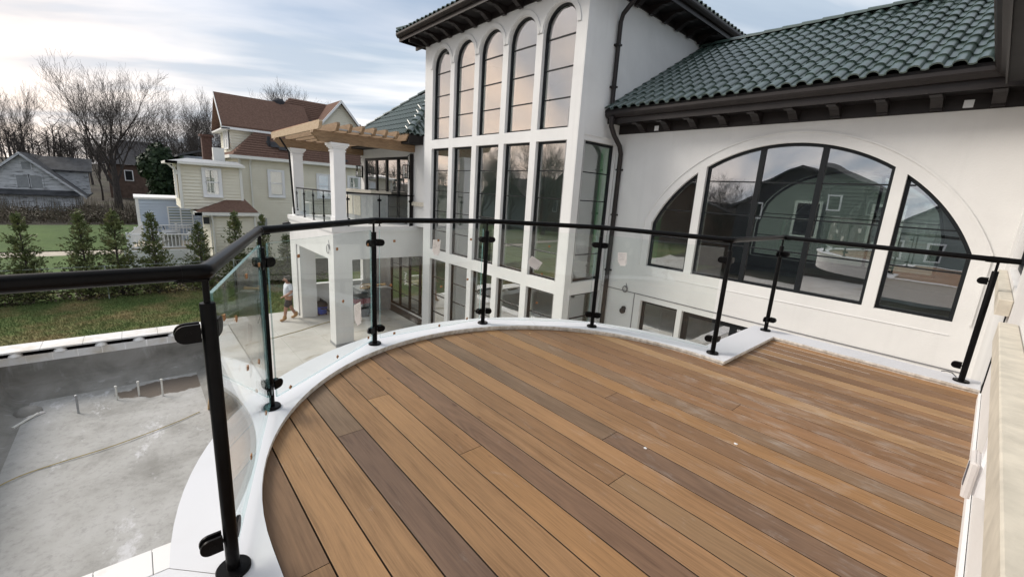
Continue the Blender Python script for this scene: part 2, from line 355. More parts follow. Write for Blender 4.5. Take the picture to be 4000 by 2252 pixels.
# ------------------------------------------------------------------ geometry helpers
OFF = {}
class MB:
    def __init__(s): s.v = []; s.f = []; s.mi = []; s.cur = 0
    def add(s, vs, fs):
        o = len(s.v); s.v += [tuple(p) for p in vs]
        for f in fs: s.f.append(tuple(i + o for i in f)); s.mi.append(s.cur)
        return s
    def box(s, x0, x1, y0, y1, z0, z1):
        x0, x1 = sorted((x0, x1)); y0, y1 = sorted((y0, y1)); z0, z1 = sorted((z0, z1))
        return s.add([(x0, y0, z0), (x1, y0, z0), (x1, y1, z0), (x0, y1, z0), (x0, y0, z1), (x1, y0, z1), (x1, y1, z1), (x0, y1, z1)],
                     [(0, 3, 2, 1), (4, 5, 6, 7), (0, 1, 5, 4), (1, 2, 6, 5), (2, 3, 7, 6), (3, 0, 4, 7)])
    def cbox(s, x0, x1, y0, y1, z0, z1, c):
        """box with chamfered vertical and top edges"""
        rings = []
        for z, k in ((z0, 0), (z1 - c, 0), (z1, c)):
            rings.append([(x0 + c + k, y0 + k, z), (x1 - c - k, y0 + k, z), (x1 - k, y0 + c + k, z), (x1 - k, y1 - c - k, z), (x1 - c - k, y1 - k, z), (x0 + c + k, y1 - k, z), (x0 + k, y1 - c - k, z), (x0 + k, y0 + c + k, z)])
        vs = [p for r in rings for p in r]; fs = [tuple(range(7, -1, -1)), tuple(range(16, 24))]
        for r in range(2):
            for i in range(8): fs.append((r * 8 + i, r * 8 + (i + 1) % 8, r * 8 + 8 + (i + 1) % 8, r * 8 + 8 + i))
        return s.add(vs, fs)
    def quad(s, a, b, c, d): return s.add([a, b, c, d], [(0, 1, 2, 3)])
    def tri(s, a, b, c): return s.add([a, b, c], [(0, 1, 2)])
    def poly(s, pts): return s.add(pts, [tuple(range(len(pts)))])
    def prism(s, pts, d):
        """closed prism: polygon pts pushed along vector d"""
        n = len(pts); d = Vector(d); b = [tuple(Vector(p) + d) for p in pts]
        fs = [tuple(range(n - 1, -1, -1)), tuple(range(n, 2 * n))] + [(i, (i + 1) % n, n + (i + 1) % n, n + i) for i in range(n)]
        return s.add(list(pts) + b, fs)
    def tube(s, pts, r, n=10, caps=True):
        pts = [Vector(p) for p in pts]; rs = r if isinstance(r, (list, tuple)) else [r] * len(pts)
        vs = []; fs = []; up = None
        for i, p in enumerate(pts):
            t = (pts[min(i + 1, len(pts) - 1)] - pts[max(i - 1, 0)])
            if t.length < 1e-9: t = Vector((0, 0, 1))
            t.normalize()
            if up is None: up = Vector((0, 0, 1)) if abs(t.z) < 0.9 else Vector((1, 0, 0))
            a = up - t * up.dot(t)
            if a.length < 1e-6: a = t.orthogonal()
            a.normalize(); b = t.cross(a); up = a
            for k in range(n):
                w = 2 * pi * k / n; vs.append(p + (a * cos(w) + b * sin(w)) * rs[i])
        for i in range(len(pts) - 1):
            for k in range(n): fs.append((i * n + k, i * n + (k + 1) % n, (i + 1) * n + (k + 1) % n, (i + 1) * n + k))
        if caps: fs += [tuple(range(n - 1, -1, -1)), tuple(range((len(pts) - 1) * n, len(pts) * n))]
        return s.add(vs, fs)
    def lathe(s, c, prof, n=20):
        """profile [(r,z)] turned about the vertical through c"""
        vs = []; fs = []
        for r, z in prof:
            for k in range(n): w = 2 * pi * k / n; vs.append((c[0] + r * cos(w), c[1] + r * sin(w), c[2] + z))
        for i in range(len(prof) - 1):
            for k in range(n): fs.append((i * n + k, i * n + (k + 1) % n, (i + 1) * n + (k + 1) % n, (i + 1) * n + k))
        fs += [tuple(range(n - 1, -1, -1)), tuple(range((len(prof) - 1) * n, len(prof) * n))]
        return s.add(vs, fs)
    def build(s, name, mats, parent=None, smooth=None, off=None):
        if isinstance(mats, str): mats = [mats]
        o = Vector(off) if off is not None else (OFF[parent.name] if parent else Vector((0, 0, 0)))
        me = bpy.data.meshes.new(name)
        me.from_pydata([(p[0] - o[0], p[1] - o[1], p[2] - o[2]) for p in s.v], [], s.f)
        for k in mats: me.materials.append(MATS[k])
        if len(mats) > 1: me.polygons.foreach_set('material_index', s.mi)
        me.update()
        ob = bpy.data.objects.new(name, me); COL.objects.link(ob)
        if parent: ob.parent = parent
        OFF[ob.name] = o
        if smooth is not None: shade(ob, smooth)
        return ob
def shade(ob, ang):
    me = ob.data
    me.polygons.foreach_set('use_smooth', [True] * len(me.polygons))
    if ang: me.set_sharp_from_angle(angle=radians(ang))
def tag(o, label=None, cat=None, group=None, kind=None):
    if label: o['label'] = label
    if cat: o['category'] = cat
    if group: o['group'] = group
    if kind: o['kind'] = kind
    return o
def thing(name, loc, label, cat, group=None):
    e = bpy.data.objects.new(name, None); COL.objects.link(e); e.location = loc; e.empty_display_size = 0.2
    OFF[e.name] = Vector(loc)
    return tag(e, label, cat, group)
def single(mb, name, mat, base, label, cat, group=None, smooth=None):
    """a thing that is one mesh, its origin at base"""
    o = mb.build(name, mat, None, smooth, off=base); o.location = base
    return tag(o, label, cat, group)
def child(name, me, parent, loc=(0, 0, 0), rot=(0, 0, 0), scale=(1, 1, 1)):
    o = bpy.data.objects.new(name, me); COL.objects.link(o); o.parent = parent
    o.location = loc; o.rotation_euler = rot; o.scale = scale; OFF[o.name] = OFF[parent.name]
    return o
def copy_tree(o, parent=None):
    c = o.copy(); COL.objects.link(c); c.parent = parent
    for ch in o.children: copy_tree(ch, c)
    return c
def struct(mb, name, mat, smooth=None):
    return tag(mb.build(name, mat, None, smooth), kind='structure')

def wall_faces(mb, axis, c, a0, a1, z0, z1, holes, flip=False):
    """wall in the plane axis=c spanning a0..a1 and z0..z1 with holes; a hole is (a_lo, a_hi, z_bottom, top) with top a number or f(a)"""
    xs = {a0, a1}
    for h in holes:
        xs.add(h[0]); xs.add(h[1])
        if callable(h[3]):
            for i in range(1, 24): xs.add(h[0] + (h[1] - h[0]) * i / 24)
    xs = sorted(x for x in xs if a0 - 1e-6 <= x <= a1 + 1e-6)
    P = (lambda a, z: (a, c, z)) if axis == 'y' else (lambda a, z: (c, a, z))
    for i in range(len(xs) - 1):
        l, r = xs[i], xs[i + 1]
        if r - l < 1e-6: continue
        hs = sorted([h for h in holes if h[0] < (l + r) / 2 < h[1]], key=lambda h: h[2])
        bl = br = z0
        for h in hs:
            if h[2] > max(bl, br) + 1e-6:
                q = [P(l, bl), P(r, br), P(r, h[2]), P(l, h[2])]
                mb.poly(q[::-1] if flip else q)
            bl, br = (h[3](l), h[3](r)) if callable(h[3]) else (h[3], h[3])
        if z1 > max(bl, br) + 1e-6:
            q = [P(l, bl), P(r, br), P(r, z1), P(l, z1)]
            mb.poly(q[::-1] if flip else q)
def outline(h, n=24):
    """closed outline (a,z) of a hole"""
    a, b, z, t = h
    pts = [(a, z), (b, z)]
    if callable(t): pts += [(b + (a - b) * i / n, t(b + (a - b) * i / n)) for i in range(n + 1)]
    else: pts += [(b, t), (a, t)]
    out = []
    for p in pts:
        if not out or hypot(p[0] - out[-1][0], p[1] - out[-1][1]) > 1e-5: out.append(p)
    if hypot(out[0][0] - out[-1][0], out[0][1] - out[-1][1]) < 1e-5: out.pop()
    return out
def inset(pts, d):
    """inset of a closed counter-clockwise outline"""
    n = len(pts); out = []
    for i in range(n):
        p0, p1, p2 = Vector(pts[i - 1]), Vector(pts[i]), Vector(pts[(i + 1) % n])
        e1 = (p1 - p0).normalized(); e2 = (p2 - p1).normalized()
        n1 = Vector((-e1.y, e1.x)); n2 = Vector((-e2.y, e2.x)); b = n1 + n2
        k = b.length_squared
        m_ = b * (2 / k) if k > 0.2 else n1
        out.append(tuple(p1 + m_ * d))
    return out
def reveal(mb, axis, c, depth, h):
    pts = outline(h); P = (lambda a, z, q: (a, q, z)) if axis == 'y' else (lambda a, z, q: (q, a, z))
    for i in range(len(pts)):
        p, q = pts[i], pts[(i + 1) % len(pts)]
        mb.quad(P(*p, c), P(*q, c), P(*q, c + depth), P(*p, c + depth))
def make_window(parent, axis, c, h, setback, fw, bars=(), vbars=(), depth=0.06, name='window', pane_mat='window_glass', barw=0.022, sgn=1):
    """window part (its frame) set into hole h of the plane axis=c; panes are sub-parts, one behind each opening of the bars"""
    P = (lambda a, z, q: (a, q, z)) if axis == 'y' else (lambda a, z, q: (q, a, z))
    o = outline(h); i_ = inset(o, fw); n = len(o)
    y0 = c + sgn * setback; y1 = y0 + sgn * depth
    f = MB()
    for k in range(n):
        a, b, a2, b2 = o[k], o[(k + 1) % n], i_[k], i_[(k + 1) % n]
        f.quad(P(*a, y0), P(*b, y0), P(*b2, y0), P(*a2, y0))
        f.quad(P(*a2, y0), P(*b2, y0), P(*b2, y1), P(*a2, y1))
        f.quad(P(*b, y1), P(*a, y1), P(*a2, y1), P(*b2, y1))
    lo, hi = h[0] + fw, h[1] - fw
    def span(z):           # width of the opening at height z
        if not callable(h[3]): return lo, hi
        s_ = [lo + (hi - lo) * k / 80 for k in range(81)]; s_ = [a for a in s_ if h[3](a) - fw * 1.05 >= z]
        return (s_[0], s_[-1]) if s_ else (0, 0)
    for z in bars:
        a, b = span(z + barw / 2)
        if b - a < 0.05: continue
        if axis == 'y': f.box(a, b, y0 + sgn * 0.012, y1, z - barw / 2, z + barw / 2)
        else: f.box(y0 + sgn * 0.012, y1, a, b, z - barw / 2, z + barw / 2)
    for a, w in vbars:
        top = (h[3](a) if callable(h[3]) else h[3]) - fw * 0.6
        if axis == 'y': f.box(a - w / 2, a + w / 2, y0 - sgn * 0.004, y1 + sgn * 0.004, h[2] + fw * 0.6, top)
        else: f.box(y0 - sgn * 0.004, y1 + sgn * 0.004, a - w / 2, a + w / 2, h[2] + fw * 0.6, top)
    fr = f.build(name, 'frame_black', parent)
    yp = y0 + sgn * depth * 0.55
    cols = [lo] + [a for a, w in vbars] + [hi]
    for k in range(len(cols) - 1):
        a, b = cols[k], cols[k + 1]
        g = MB()
        top = h[3] if callable(h[3]) else None
        if top is None: pts = [(a, h[2] + fw), (b, h[2] + fw), (b, h[3] - fw), (a, h[3] - fw)]
        else: pts = [(a, h[2] + fw), (b, h[2] + fw)] + [(b + (a - b) * j / 16, max(h[2] + fw + 0.01, top(b + (a - b) * j / 16) - fw * 0.9)) for j in range(17)]
        g.prism([P(x, z, yp) for x, z in pts], P(0, 0, 0.006 * sgn) if axis == 'y' else (0.006 * sgn, 0, 0))
        g.build('pane', pane_mat, fr)
    return fr
def arch(c, r, spring): return lambda a: spring + sqrt(max(0.0, r * r - (a - c) ** 2))

# ================================================================== deck
ZG = -4.15
CX, CY = -1.441, 1.91
RI, RO, RP = 1.665, 1.945, 1.783
XI, XO = -1.272, -1.55
YI1, YO1 = 4.775, 5.06
YI0, YO0 = 2 * CY - YI1, 2 * CY - YO1
WALLX = 0.18
PITCH = 0.1429
def row_left(y0, y1):
    d = max(abs(y0 - CY), abs(y1 - CY))
    return CX - sqrt(1.86 ** 2 - d * d) if d < 1.80 else -1.42
sub = MB()
seg = [(CX - 1.70 * cos(t), CY + 1.70 * sin(t)) for t in [(-pi / 2) + pi * i / 24 for i in range(25)]]
sub.prism([(WALLX, YI0 - 0.1, -0.05), (WALLX, YI1 + 0.1, -0.05), (-1.40, YI1 + 0.1, -0.05), (-1.40, seg[-1][1], -0.05)] + [(x, y, -0.05) for x, y in seg[::-1]] + [(-1.40, seg[0][1], -0.05), (-1.40, YI0 - 0.1, -0.05)], (0, 0, -0.25))
deck = struct(sub, 'deck_floor', 'bronze_dark')
rnd = random.Random(11)
LT = (0.325, 0.172, 0.078); MD = (0.245, 0.130, 0.062); DK = (0.150, 0.086, 0.056); GY = (0.200, 0.122, 0.072); BR = (0.200, 0.108, 0.057); YL = (0.370, 0.215, 0.105)
TONES = [LT, (0.335, 0.182, 0.085), (0.300, 0.156, 0.070), (0.285, 0.152, 0.070), (0.315, 0.172, 0.080), MD, (0.280, 0.146, 0.066)]
special = {-1: [(9, BR)], 0: [(-1.30, BR), (9, MD)], 1: [(9, LT)], 2: [(9, (0.315, 0.168, 0.078))], 3: [(-2.05, GY), (9, DK)], 4: [(9, (0.300, 0.158, 0.072))], 5: [(-2.35, MD), (9, LT)], 6: [(-1.55, (0.290, 0.150, 0.068)), (9, (0.320, 0.165, 0.070))], 7: [(9, (0.185, 0.102, 0.060))], 8: [(9, (0.310, 0.166, 0.078))], 9: [(-0.95, MD), (9, (0.260, 0.150, 0.075))], 10: [(9, LT)], 11: [(-1.2, GY), (9, (0.170, 0.098, 0.060))], 12: [(9, (0.300, 0.160, 0.074))], 13: [(9, (0.250, 0.130, 0.060))], 14: [(-1.5, MD), (9, BR)], 15: [(9, (0.330, 0.172, 0.072))], 16: [(9, GY)], 17: [(9, (0.270, 0.138, 0.064))], 18: [(-0.9, BR), (9, (0.255, 0.130, 0.062))], 19: [(9, (0.235, 0.122, 0.060))], 20: [(9, MD)], 21: [(9, YL)], 22: [(9, BR)], 23: [(9, (0.260, 0.138, 0.066))], 24: [(9, (0.195, 0.108, 0.060))], 25: [(9, MD)], 26: [(9, YL)], 27: [(9, (0.200, 0.105, 0.055))], 28: [(9, (0.340, 0.190, 0.090))], 29: [(9, BR)], 30: [(9, MD)]}
n0, n1 = int(floor((YI0 - 0.12 - 0.251) / PITCH)), int(floor((YI1 + 0.10 - 0.251) / PITCH))
def plank(x0, x1, y0, y1, tone):
    c = 0.0012
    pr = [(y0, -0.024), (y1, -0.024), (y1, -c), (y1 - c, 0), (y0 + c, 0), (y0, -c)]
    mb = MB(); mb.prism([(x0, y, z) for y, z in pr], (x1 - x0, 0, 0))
    mb.mi = [1, 1, 1, 1, 0, 0, 0, 1]; o = mb.build('plank', ['deck_timber', 'deck_gap_shade'], deck); o.color = (tone[0] * 0.95, tone[1] * 1.015, tone[2] * 1.06, 1)
for r in range(n0, n1 + 1):
    y0 = 0.251 + r * PITCH + 0.003; y1 = y0 + PITCH - 0.006
    y0c, y1c = max(y0, YI0 - 0.08), min(y1, YI1 + 0.08)
    if y1c - y0c < 0.03: continue
    xl = row_left(y0c, y1c)
    xr = WALLX - 0.004
    sp = special.get(r)
    if sp:
        cur = xl
        for xe, tn in sp:
            if r > 11: tn = tuple(v * 0.86 + w_ * 0.14 for v, w_ in zip(tn, (0.29, 0.155, 0.072)))
            e = min(xe, xr)
            if e > cur + 0.1:
                plank(cur, e - (0.0015 if e < xr else 0), y0c, y1c, tn); cur = e + 0.0015
        if cur < xr - 0.1: plank(cur, xr, y0c, y1c, rnd.choice(TONES))
    else:
        cuts = []
        if xr - xl > 1.9 and rnd.random() < 0.8: cuts = [xl + (xr - xl) * rnd.uniform(0.25, 0.8)]
        cur = xl
        for e in cuts + [xr]:
            t = rnd.choice(TONES); k = rnd.uniform(0.9, 1.1)
            plank(cur, e - (0.0015 if e < xr else 0), y0c, y1c, tuple(v * k for v in t)); cur = e + 0.0015

# kerb: a white slab on a recessed trim strip, round the bow and out along both steps
def kerb_path(ri, xi, yi, yi0, n=56):
    """inner or outer edge as a polyline from the door wall round the bow to the door wall"""
    pts = [(WALLX - 0.006, yi0), (xi, yi0)]
    ye = sqrt(max(0, ri * ri - (xi - CX) ** 2)) if xi < CX else ri
    t0 = pi / 2 if xi > CX else math.asin(min(1, ye / ri))
    pts += [(xi, CY - ye)] if xi > CX else []
    pts += [(CX - ri * cos(t), CY + ri * sin(t)) for t in [-t0 + 2 * t0 * i / n for i in range(n + 1)]]
    pts += [(xi, CY + ye)] if xi > CX else []
    pts += [(xi, yi), (WALLX - 0.006, yi)]
    return pts
def band(mb, inn, out, z0, z1, lip=0.0):
    n = len(inn)
    for i in range(n - 1):
        a, b, c, d = inn[i], inn[i + 1], out[i + 1], out[i]
        mb.quad((*a, z1), (*d, z1), (*c, z1), (*b, z1)); mb.quad((*a, z0), (*b, z0), (*c, z0), (*d, z0))
    mb.cur = 1
    for i in range(n - 1):
        a, b, c, d = inn[i], inn[i + 1], out[i + 1], out[i]
        mb.quad((*a, z0), (*a, z1), (*b, z1), (*b, z0)); mb.quad((*d, z0), (*c, z0), (*c, z1), (*d, z1))
    mb.cur = 0
def two(ri, ro, xi, xo, i1, o1):
    A = kerb_path(ri, xi, i1, 2 * CY - i1); B = kerb_path(ro, xo, o1, 2 * CY - o1)
    # same count on both edges: A has two extra points where the bow meets the step
    B = B[:2] + [B[2]] + B[2:-2] + [B[-3]] + B[-2:]
    return A, B
A, B = two(RI, RO, XI, XO, YI1, YO1)
trim = MB(); A2, B2 = two(RI + 0.012, RO - 0.02, XI - 0.012, XO + 0.02, YI1 + 0.012, YO1 - 0.02); band(trim, A2, B2, 0.0, 0.0195)
ko = struct(trim, 'kerb', ['kerb_edge', 'kerb_edge'])
cuts = [0, 2, 19, 42, len(A) - 3, len(A) - 1]
for a, b in zip(cuts[:-1], cuts[1:]):
    I_, O_ = [Vector(p) for p in A[a:b + 1]], [Vector(p) for p in B[a:b + 1]]
    for L in (I_, O_):       # open joints of 3 mm between the slabs
        if (L[1] - L[0]).length > 1e-4: L[0] = L[0] + (L[1] - L[0]).normalized() * 0.001
        if (L[-2] - L[-1]).length > 1e-4: L[-1] = L[-1] + (L[-2] - L[-1]).normalized() * 0.0015
    sl_ = MB(); band(sl_, [tuple(p) for p in I_], [tuple(p) for p in O_], 0.021, 0.040 + 0.0006 * (a % 3))
    sl_.cur = 1
    for p, q in ((I_[0], O_[0]), (O_[-1], I_[-1])): sl_.quad((*p, 0.021), (*q, 0.021), (*q, 0.040), (*p, 0.040))
    sl_.build('kerb_slab', ['kerb_white', 'kerb_edge'], ko)
fas = MB(); A3, B3 = two(RO - 0.10, RO - 0.03, XO + 0.10, XO + 0.03, YO1 - 0.10, YO1 - 0.03); band(fas, A3, B3, -0.42, -0.001)
fas.build('fascia_board', ['white_trim', 'white_trim'], ko)

# ================================================================== ground, lawn, patio, pool
PX0, PX1, PY0, PY1 = -18.30, -7.25, -3.45, 1.62     # inside of the pool
g = MB()
EX0, EX1, EY0, EY1 = PX0 - 0.02, PX1 + 0.02, PY0 - 0.02, PY1 + 0.02
zb = ZG - 0.03
def sheet(mb, x0, x1, y0, y1, z): mb.quad((x0, y0, z), (x1, y0, z), (x1, y1, z), (x0, y1, z))
# near ground lies flat, farther off it climbs to the wooded rise
def gz(x, y):
    d = max(0.0, -x - 40.0)
    k = min(1.0, d / 120.0)
    return zb + 1.25 * min(1, d / 16.0) + 5.5 * k * k + 0.25 * sin(x * 0.11 + y * 0.07) * min(1, d / 10)
xs = [-1500, -700, -400, -260, -180, -140, -110, -90, -75, -65, -58, -54, -50, -47, -44, -41, -38, -35, -30, -26, EX0, EX1, -4, 2, 20, 60, 150, 400, 1500]
ys = [-1500, -600, -300, -150, -90, -60, -40, -25, -15, -8, EY0, EY1, 8, 15, 25, 40, 60, 90, 150, 300, 600, 1500]
vs = [(x, y, gz(x, y)) for x in xs for y in ys]; fs = []
for i in range(len(xs) - 1):
    for j in range(len(ys) - 1):
        if xs[i] == EX0 and ys[j] == EY0: continue
        a = i * len(ys) + j; fs.append((a, a + len(ys), a + len(ys) + 1, a + 1))
g.add(vs, fs); struct(g, 'ground', 'scrub_ground', 0)
f2 = MB()
for i in range(6):
    x0, x1 = -48.5 + i * 8.9 / 6, -48.5 + (i + 1) * 8.9 / 6
    f2.quad((x0, -60, gz(x0, -6) + 0.10), (x1, -60, gz(x1, -6) + 0.10), (x1, 4, gz(x1, -6) + 0.10), (x0, 4, gz(x0, -6) + 0.10))
f2.quad((-37.5, -60, zb + 0.06), (-26.5, -60, zb + 0.06), (-26.5, 2, zb + 0.06), (-37.5, 2, zb + 0.06))
struct(f2, 'field', 'field_green')
pth = MB(); pth.quad((-39.55, -60, zb + 0.05), (-37.5, -60, zb + 0.05), (-37.5, 3, zb + 0.05), (-39.55, 3, zb + 0.05)); struct(pth, 'path', 'lawn_path')
lw = MB(); sheet(lw, -26.4, -19.10, -30, 30, ZG - 0.012)
struct(lw, 'lawn', 'lawn_soil')
# grass blades on the strip of lawn in view
gb = MB(); rg = random.Random(3)
for i in range(26000):
    x = rg.uniform(-25.0, -19.13); y = rg.uniform(-5.2, 6.0)
    hgt = rg.uniform(0.03, 0.085); a = rg.uniform(0, 2 * pi); w = 0.012; lx, ly = rg.uniform(-0.03, 0.03), rg.uniform(-0.03, 0.03)
    gb.tri((x - w * cos(a), y - w * sin(a), ZG - 0.012), (x + w * cos(a), y + w * sin(a), ZG - 0.012), (x + lx, y + ly, ZG + hgt))
tag(gb.build('grass', 'grass_blade'), 'short green and straw coloured grass of the lawn past the pool', 'grass', kind='stuff')
# patio slabs
pat = MB(); ps = 1.2
sheet(pat, -19.1, 2.0, PY1 + 0.60, 8.72, ZG - 0.020); sheet(pat, PX1 + 0.55, 2.0, PY0 - 0.8, PY1 + 0.60, ZG - 0.020)
po = struct(pat, 'patio', 'bronze')
def slab_mesh(lx, ly, nm, mat, t=0.018):
    mb = MB(); mb.cbox(0.002, lx - 0.002, 0.002, ly - 0.002, -t, 0, 0.003); o = mb.build(nm, mat); me = o.data; bpy.data.objects.remove(o); return me
sm = slab_mesh(ps, ps, 'paving_slab', 'patio_stone')
y = PY1 + 0.60
rows = [(PY1 + 0.60 + ps * j) for j in range(5)]
for j, yy in enumerate(rows):
    h_ = min(ps, 8.70 - yy)
    for i in range(10):
        child('paving_slab', sm, po, (-19.08 + i * ps, yy, ZG), (0, 0, 0), (1, h_ / ps, 1))
fill = MB(); sheet(fill, -7.0, 1.9, PY1 + 0.62, 8.7, ZG - 0.004); sheet(fill, PX1 + 0.56, 1.9, PY0 - 0.8, PY1 + 0.60, ZG - 0.004); sheet(fill, -19.08, 20, -20, PY0 - 0.8, ZG - 0.004)
fill.build('paving_strip', 'patio_stone', po)

# pool: shell with a coved far wall, tile band, overflow slot, coping stones
PF = -5.60
pl = MB()
def cove(n=7, r=0.55):
    return [(r - r * sin(pi / 2 * i / n), r - r * cos(pi / 2 * i / n)) for i in range(n, -1, -1)]
prof = [(0.0, ZG - 0.40 - PF)] + [(r_, z_) for r_, z_ in cove()]         # inward offset, height above floor
def ring(o):  # rectangle inset by o
    return [(PX0 + o, PY0 + o), (PX1 - o, PY0 + o), (PX1 - o, PY1 - o), (PX0 + o, PY1 - o)]
pl.cur = 1
for i in range(len(prof) - 1):
    A_, B_ = ring(prof[i][0]), ring(prof[i + 1][0])
    for k in range(4):
        a, b = A_[k], A_[(k + 1) % 4]; c, d = B_[(k + 1) % 4], B_[k]
        pl.quad((*a, PF + prof[i][1]), (*b, PF + prof[i][1]), (*c, PF + prof[i + 1][1]), (*d, PF + prof[i + 1][1]))
pl.cur = 0
NX, NY = 22, 12; q = ring(prof[-1][0]); vs = []; fs = []; rp_ = random.Random(5)
for i in range(NX + 1):
    for j in range(NY + 1):
        x = q[0][0] + (q[1][0] - q[0][0]) * i / NX; y = q[0][1] + (q[2][1] - q[0][1]) * j / NY
        e = 0 if i in (0, NX) or j in (0, NY) else rp_.uniform(-0.012, 0.012)
        vs.append((x, y, PF + e))
for i in range(NX):
    for j in range(NY): a = i * (NY + 1) + j; fs.append((a, a + NY + 1, a + NY + 2, a + 1))
pl.add(vs, fs)
pool = struct(pl, 'pool_basin', ['pool_plaster', 'pool_wall_plaster'], 40)
# waterline tile band (white) just under the slot, one tile every 0.55 m along the far wall
for i in range(int((PY1 - PY0) / 0.55)):
    mb = MB(); mb.box(PX0 - 0.02, PX0 + 0.012, PY0 + i * 0.55 + 0.003, PY0 + (i + 1) * 0.55 - 0.003, ZG - 0.40, ZG - 0.16)
    mb.build('waterline_tile', 'coping_stone', pool)
for i in range(int((PX1 - PX0) / 0.55)):
    x = PX0 + 0.02 + i * 0.55
    mb = MB(); mb.box(x + 0.003, x + 0.547, PY1 - 0.012, PY1 + 0.02, ZG - 0.40, ZG - 0.03); mb.build('waterline_tile', 'coping_stone', pool)
    mb = MB(); mb.box(x + 0.003, x + 0.547, PY0 - 0.02, PY0 + 0.012, ZG - 0.40, ZG - 0.03); mb.build('waterline_tile', 'coping_stone', pool)
for i in range(int((PY1 - PY0) / 0.55)):
    mb = MB(); mb.box(PX1 - 0.012, PX1 + 0.02, PY0 + i * 0.55 + 0.003, PY0 + (i + 1) * 0.55 - 0.003, ZG - 0.40, ZG - 0.03); mb.build('waterline_tile', 'coping_stone', pool)
# dark overflow slot under the far coping with mortar feet in it
sl = MB(); sl.box(PX0 - 0.30, PX0 - 0.26, PY0 - 2, PY1, ZG - 0.16, ZG - 0.05); sl.quad((PX0 - 0.3, PY0 - 2, ZG - 0.155), (PX0 - 0.005, PY0 - 2, ZG - 0.155), (PX0 - 0.005, PY1, ZG - 0.155), (PX0 - 0.3, PY1, ZG - 0.155))
sl.build('overflow_slot', 'bronze_dark', pool)
yy = PY0 + 0.35
while yy < PY1:
    mb = MB(); mb.lathe((PX0 - 0.08, yy, ZG - 0.154), [(0.16, 0), (0.13, 0.05), (0.07, 0.10), (0.03, 0.105)], 10); mb.build('mortar_foot', 'coping_stone', pool, 50); yy += 0.92
# coping stones
rc = random.Random(2)
def coping(x0, x1, y0, y1, z1=ZG + 0.0, t=0.05):
    mb = MB(); mb.cbox(x0 + 0.004, x1 - 0.004, y0 + 0.004, y1 - 0.004, z1 - t, z1 + rc.uniform(0, 0.004), 0.006); mb.build('coping_stone', 'coping_stone', pool)
yy = PY0 - 1.9
while yy < PY1 + 0.5:
    coping(PX0 - 0.80, PX0 + 0.0, yy, yy + 0.92); yy += 0.92
xx = PX0 + 0.04
while xx < PX1 - 0.3:
    coping(xx, xx + 0.92, PY1, PY1 + 0.58); coping(xx, xx + 0.92, PY0 - 0.58, PY0); xx += 0.92
yy = PY0 - 0.58
while yy < PY1 + 0.5:
    coping(PX1, PX1 + 0.54, yy, yy + 0.62); yy += 0.62

# ================================================================== the white house
house = thing('house', (-6.3, 8.77, ZG), 'white stucco house with green tiled roof, arched windows and tall glazed tower', 'house')
WY, FY, SX, FX0 = 8.77, 7.29, -6.33, -12.80
COLS = [-11.855 + 1.19 * i for i in range(5)]
HW = 0.49
# --- tower front
holes_f = []; win_f = []
for c in COLS:
    r1 = (c - HW, c + HW, 2.79, arch(c, HW, 4.86)); r2 = (c - HW, c + HW, -0.67, 2.53); r3 = (c - HW, c + HW, -4.02, -0.97)
    holes_f += [r1, r2, r3]
    win_f += [(r1, (4.71, 4.07, 3.44)), (r2, (1.87, 1.24, 0.60, -0.03)), (r3, (-1.61, -2.21, -2.82, -3.42))]
TZ = 5.72
t = MB()
wall_faces(t, 'y', FY, FX0, SX, ZG, TZ, holes_f)
for h in holes_f: reveal(t, 'y', FY, 0.16, h)
wall_faces(t, 'y', FY + 0.30, FX0, SX, ZG, TZ, holes_f, True)
# side towards the court, with one column of windows below
holes_s = [(7.54, 8.73, -0.67, 2.55), (7.54, 8.73, -4.02, -0.97)]
wall_faces(t, 'x', SX, FY, WY + 0.4, ZG, 3.2, holes_s)
t.quad((SX, FY, 3.2), (SX, 13.6, 3.2), (SX, 13.6, TZ), (SX, FY, TZ))
for h in holes_s: reveal(t, 'x', SX, -0.16, h)
wall_faces(t, 'x', SX - 0.30, FY, WY + 0.4, ZG, 3.2, holes_s, True)
# far side and back
t.quad((FX0, 13.6, ZG), (FX0, FY, ZG), (FX0, FY, TZ), (FX0, 13.6, TZ)); t.quad((SX, 13.6, ZG), (FX0, 13.6, ZG), (FX0, 13.6, TZ), (SX, 13.6, TZ))
t.build('tower_wall', 'stucco', house)
for h, bars in win_f: make_window(house, 'y', FY, h, 0.09, 0.048, bars)
for h, bars in zip(holes_s, ((1.88, 1.24, 0.60, -0.03), (-1.61, -2.21, -2.82, -3.42))): make_window(house, 'x', SX, h, 0.09, 0.055, bars, sgn=-1)
# raised band over each arch and a corner return strip on the side wall
for c in COLS:
    b = MB(); n = 20; r0, r1 = HW + 0.02, HW + 0.115
    pa = [(c + r1 * cos(pi * i / n), 4.86 + r1 * sin(pi * i / n)) for i in range(n + 1)]; pb = [(c + r0 * cos(pi * i / n), 4.86 + r0 * sin(pi * i / n)) for i in range(n + 1)]
    for i in range(n):
        a1, a2, b2, b1 = pa[i], pa[i + 1], pb[i + 1], pb[i]
        b.quad((a1[0], FY - 0.022, a1[1]), (b1[0], FY - 0.022, b1[1]), (b2[0], FY - 0.022, b2[1]), (a2[0], FY - 0.022, a2[1]))
        b.quad((a1[0], FY + 0.004, a1[1]), (a1[0], FY - 0.022, a1[1]), (a2[0], FY - 0.022, a2[1]), (a2[0], FY + 0.004, a2[1]))
        b.quad((b1[0], FY - 0.022, b1[1]), (b1[0], FY + 0.004, b1[1]), (b2[0], FY + 0.004, b2[1]), (b2[0], FY - 0.022, b2[1]))
    b.build('arch_moulding', 'stucco', house)
b = MB(); b.box(SX - 0.002, SX + 0.022, FY + 0.002, FY + 0.22, ZG, TZ - 0.05); b.build('corner_strip', 'stucco', house)
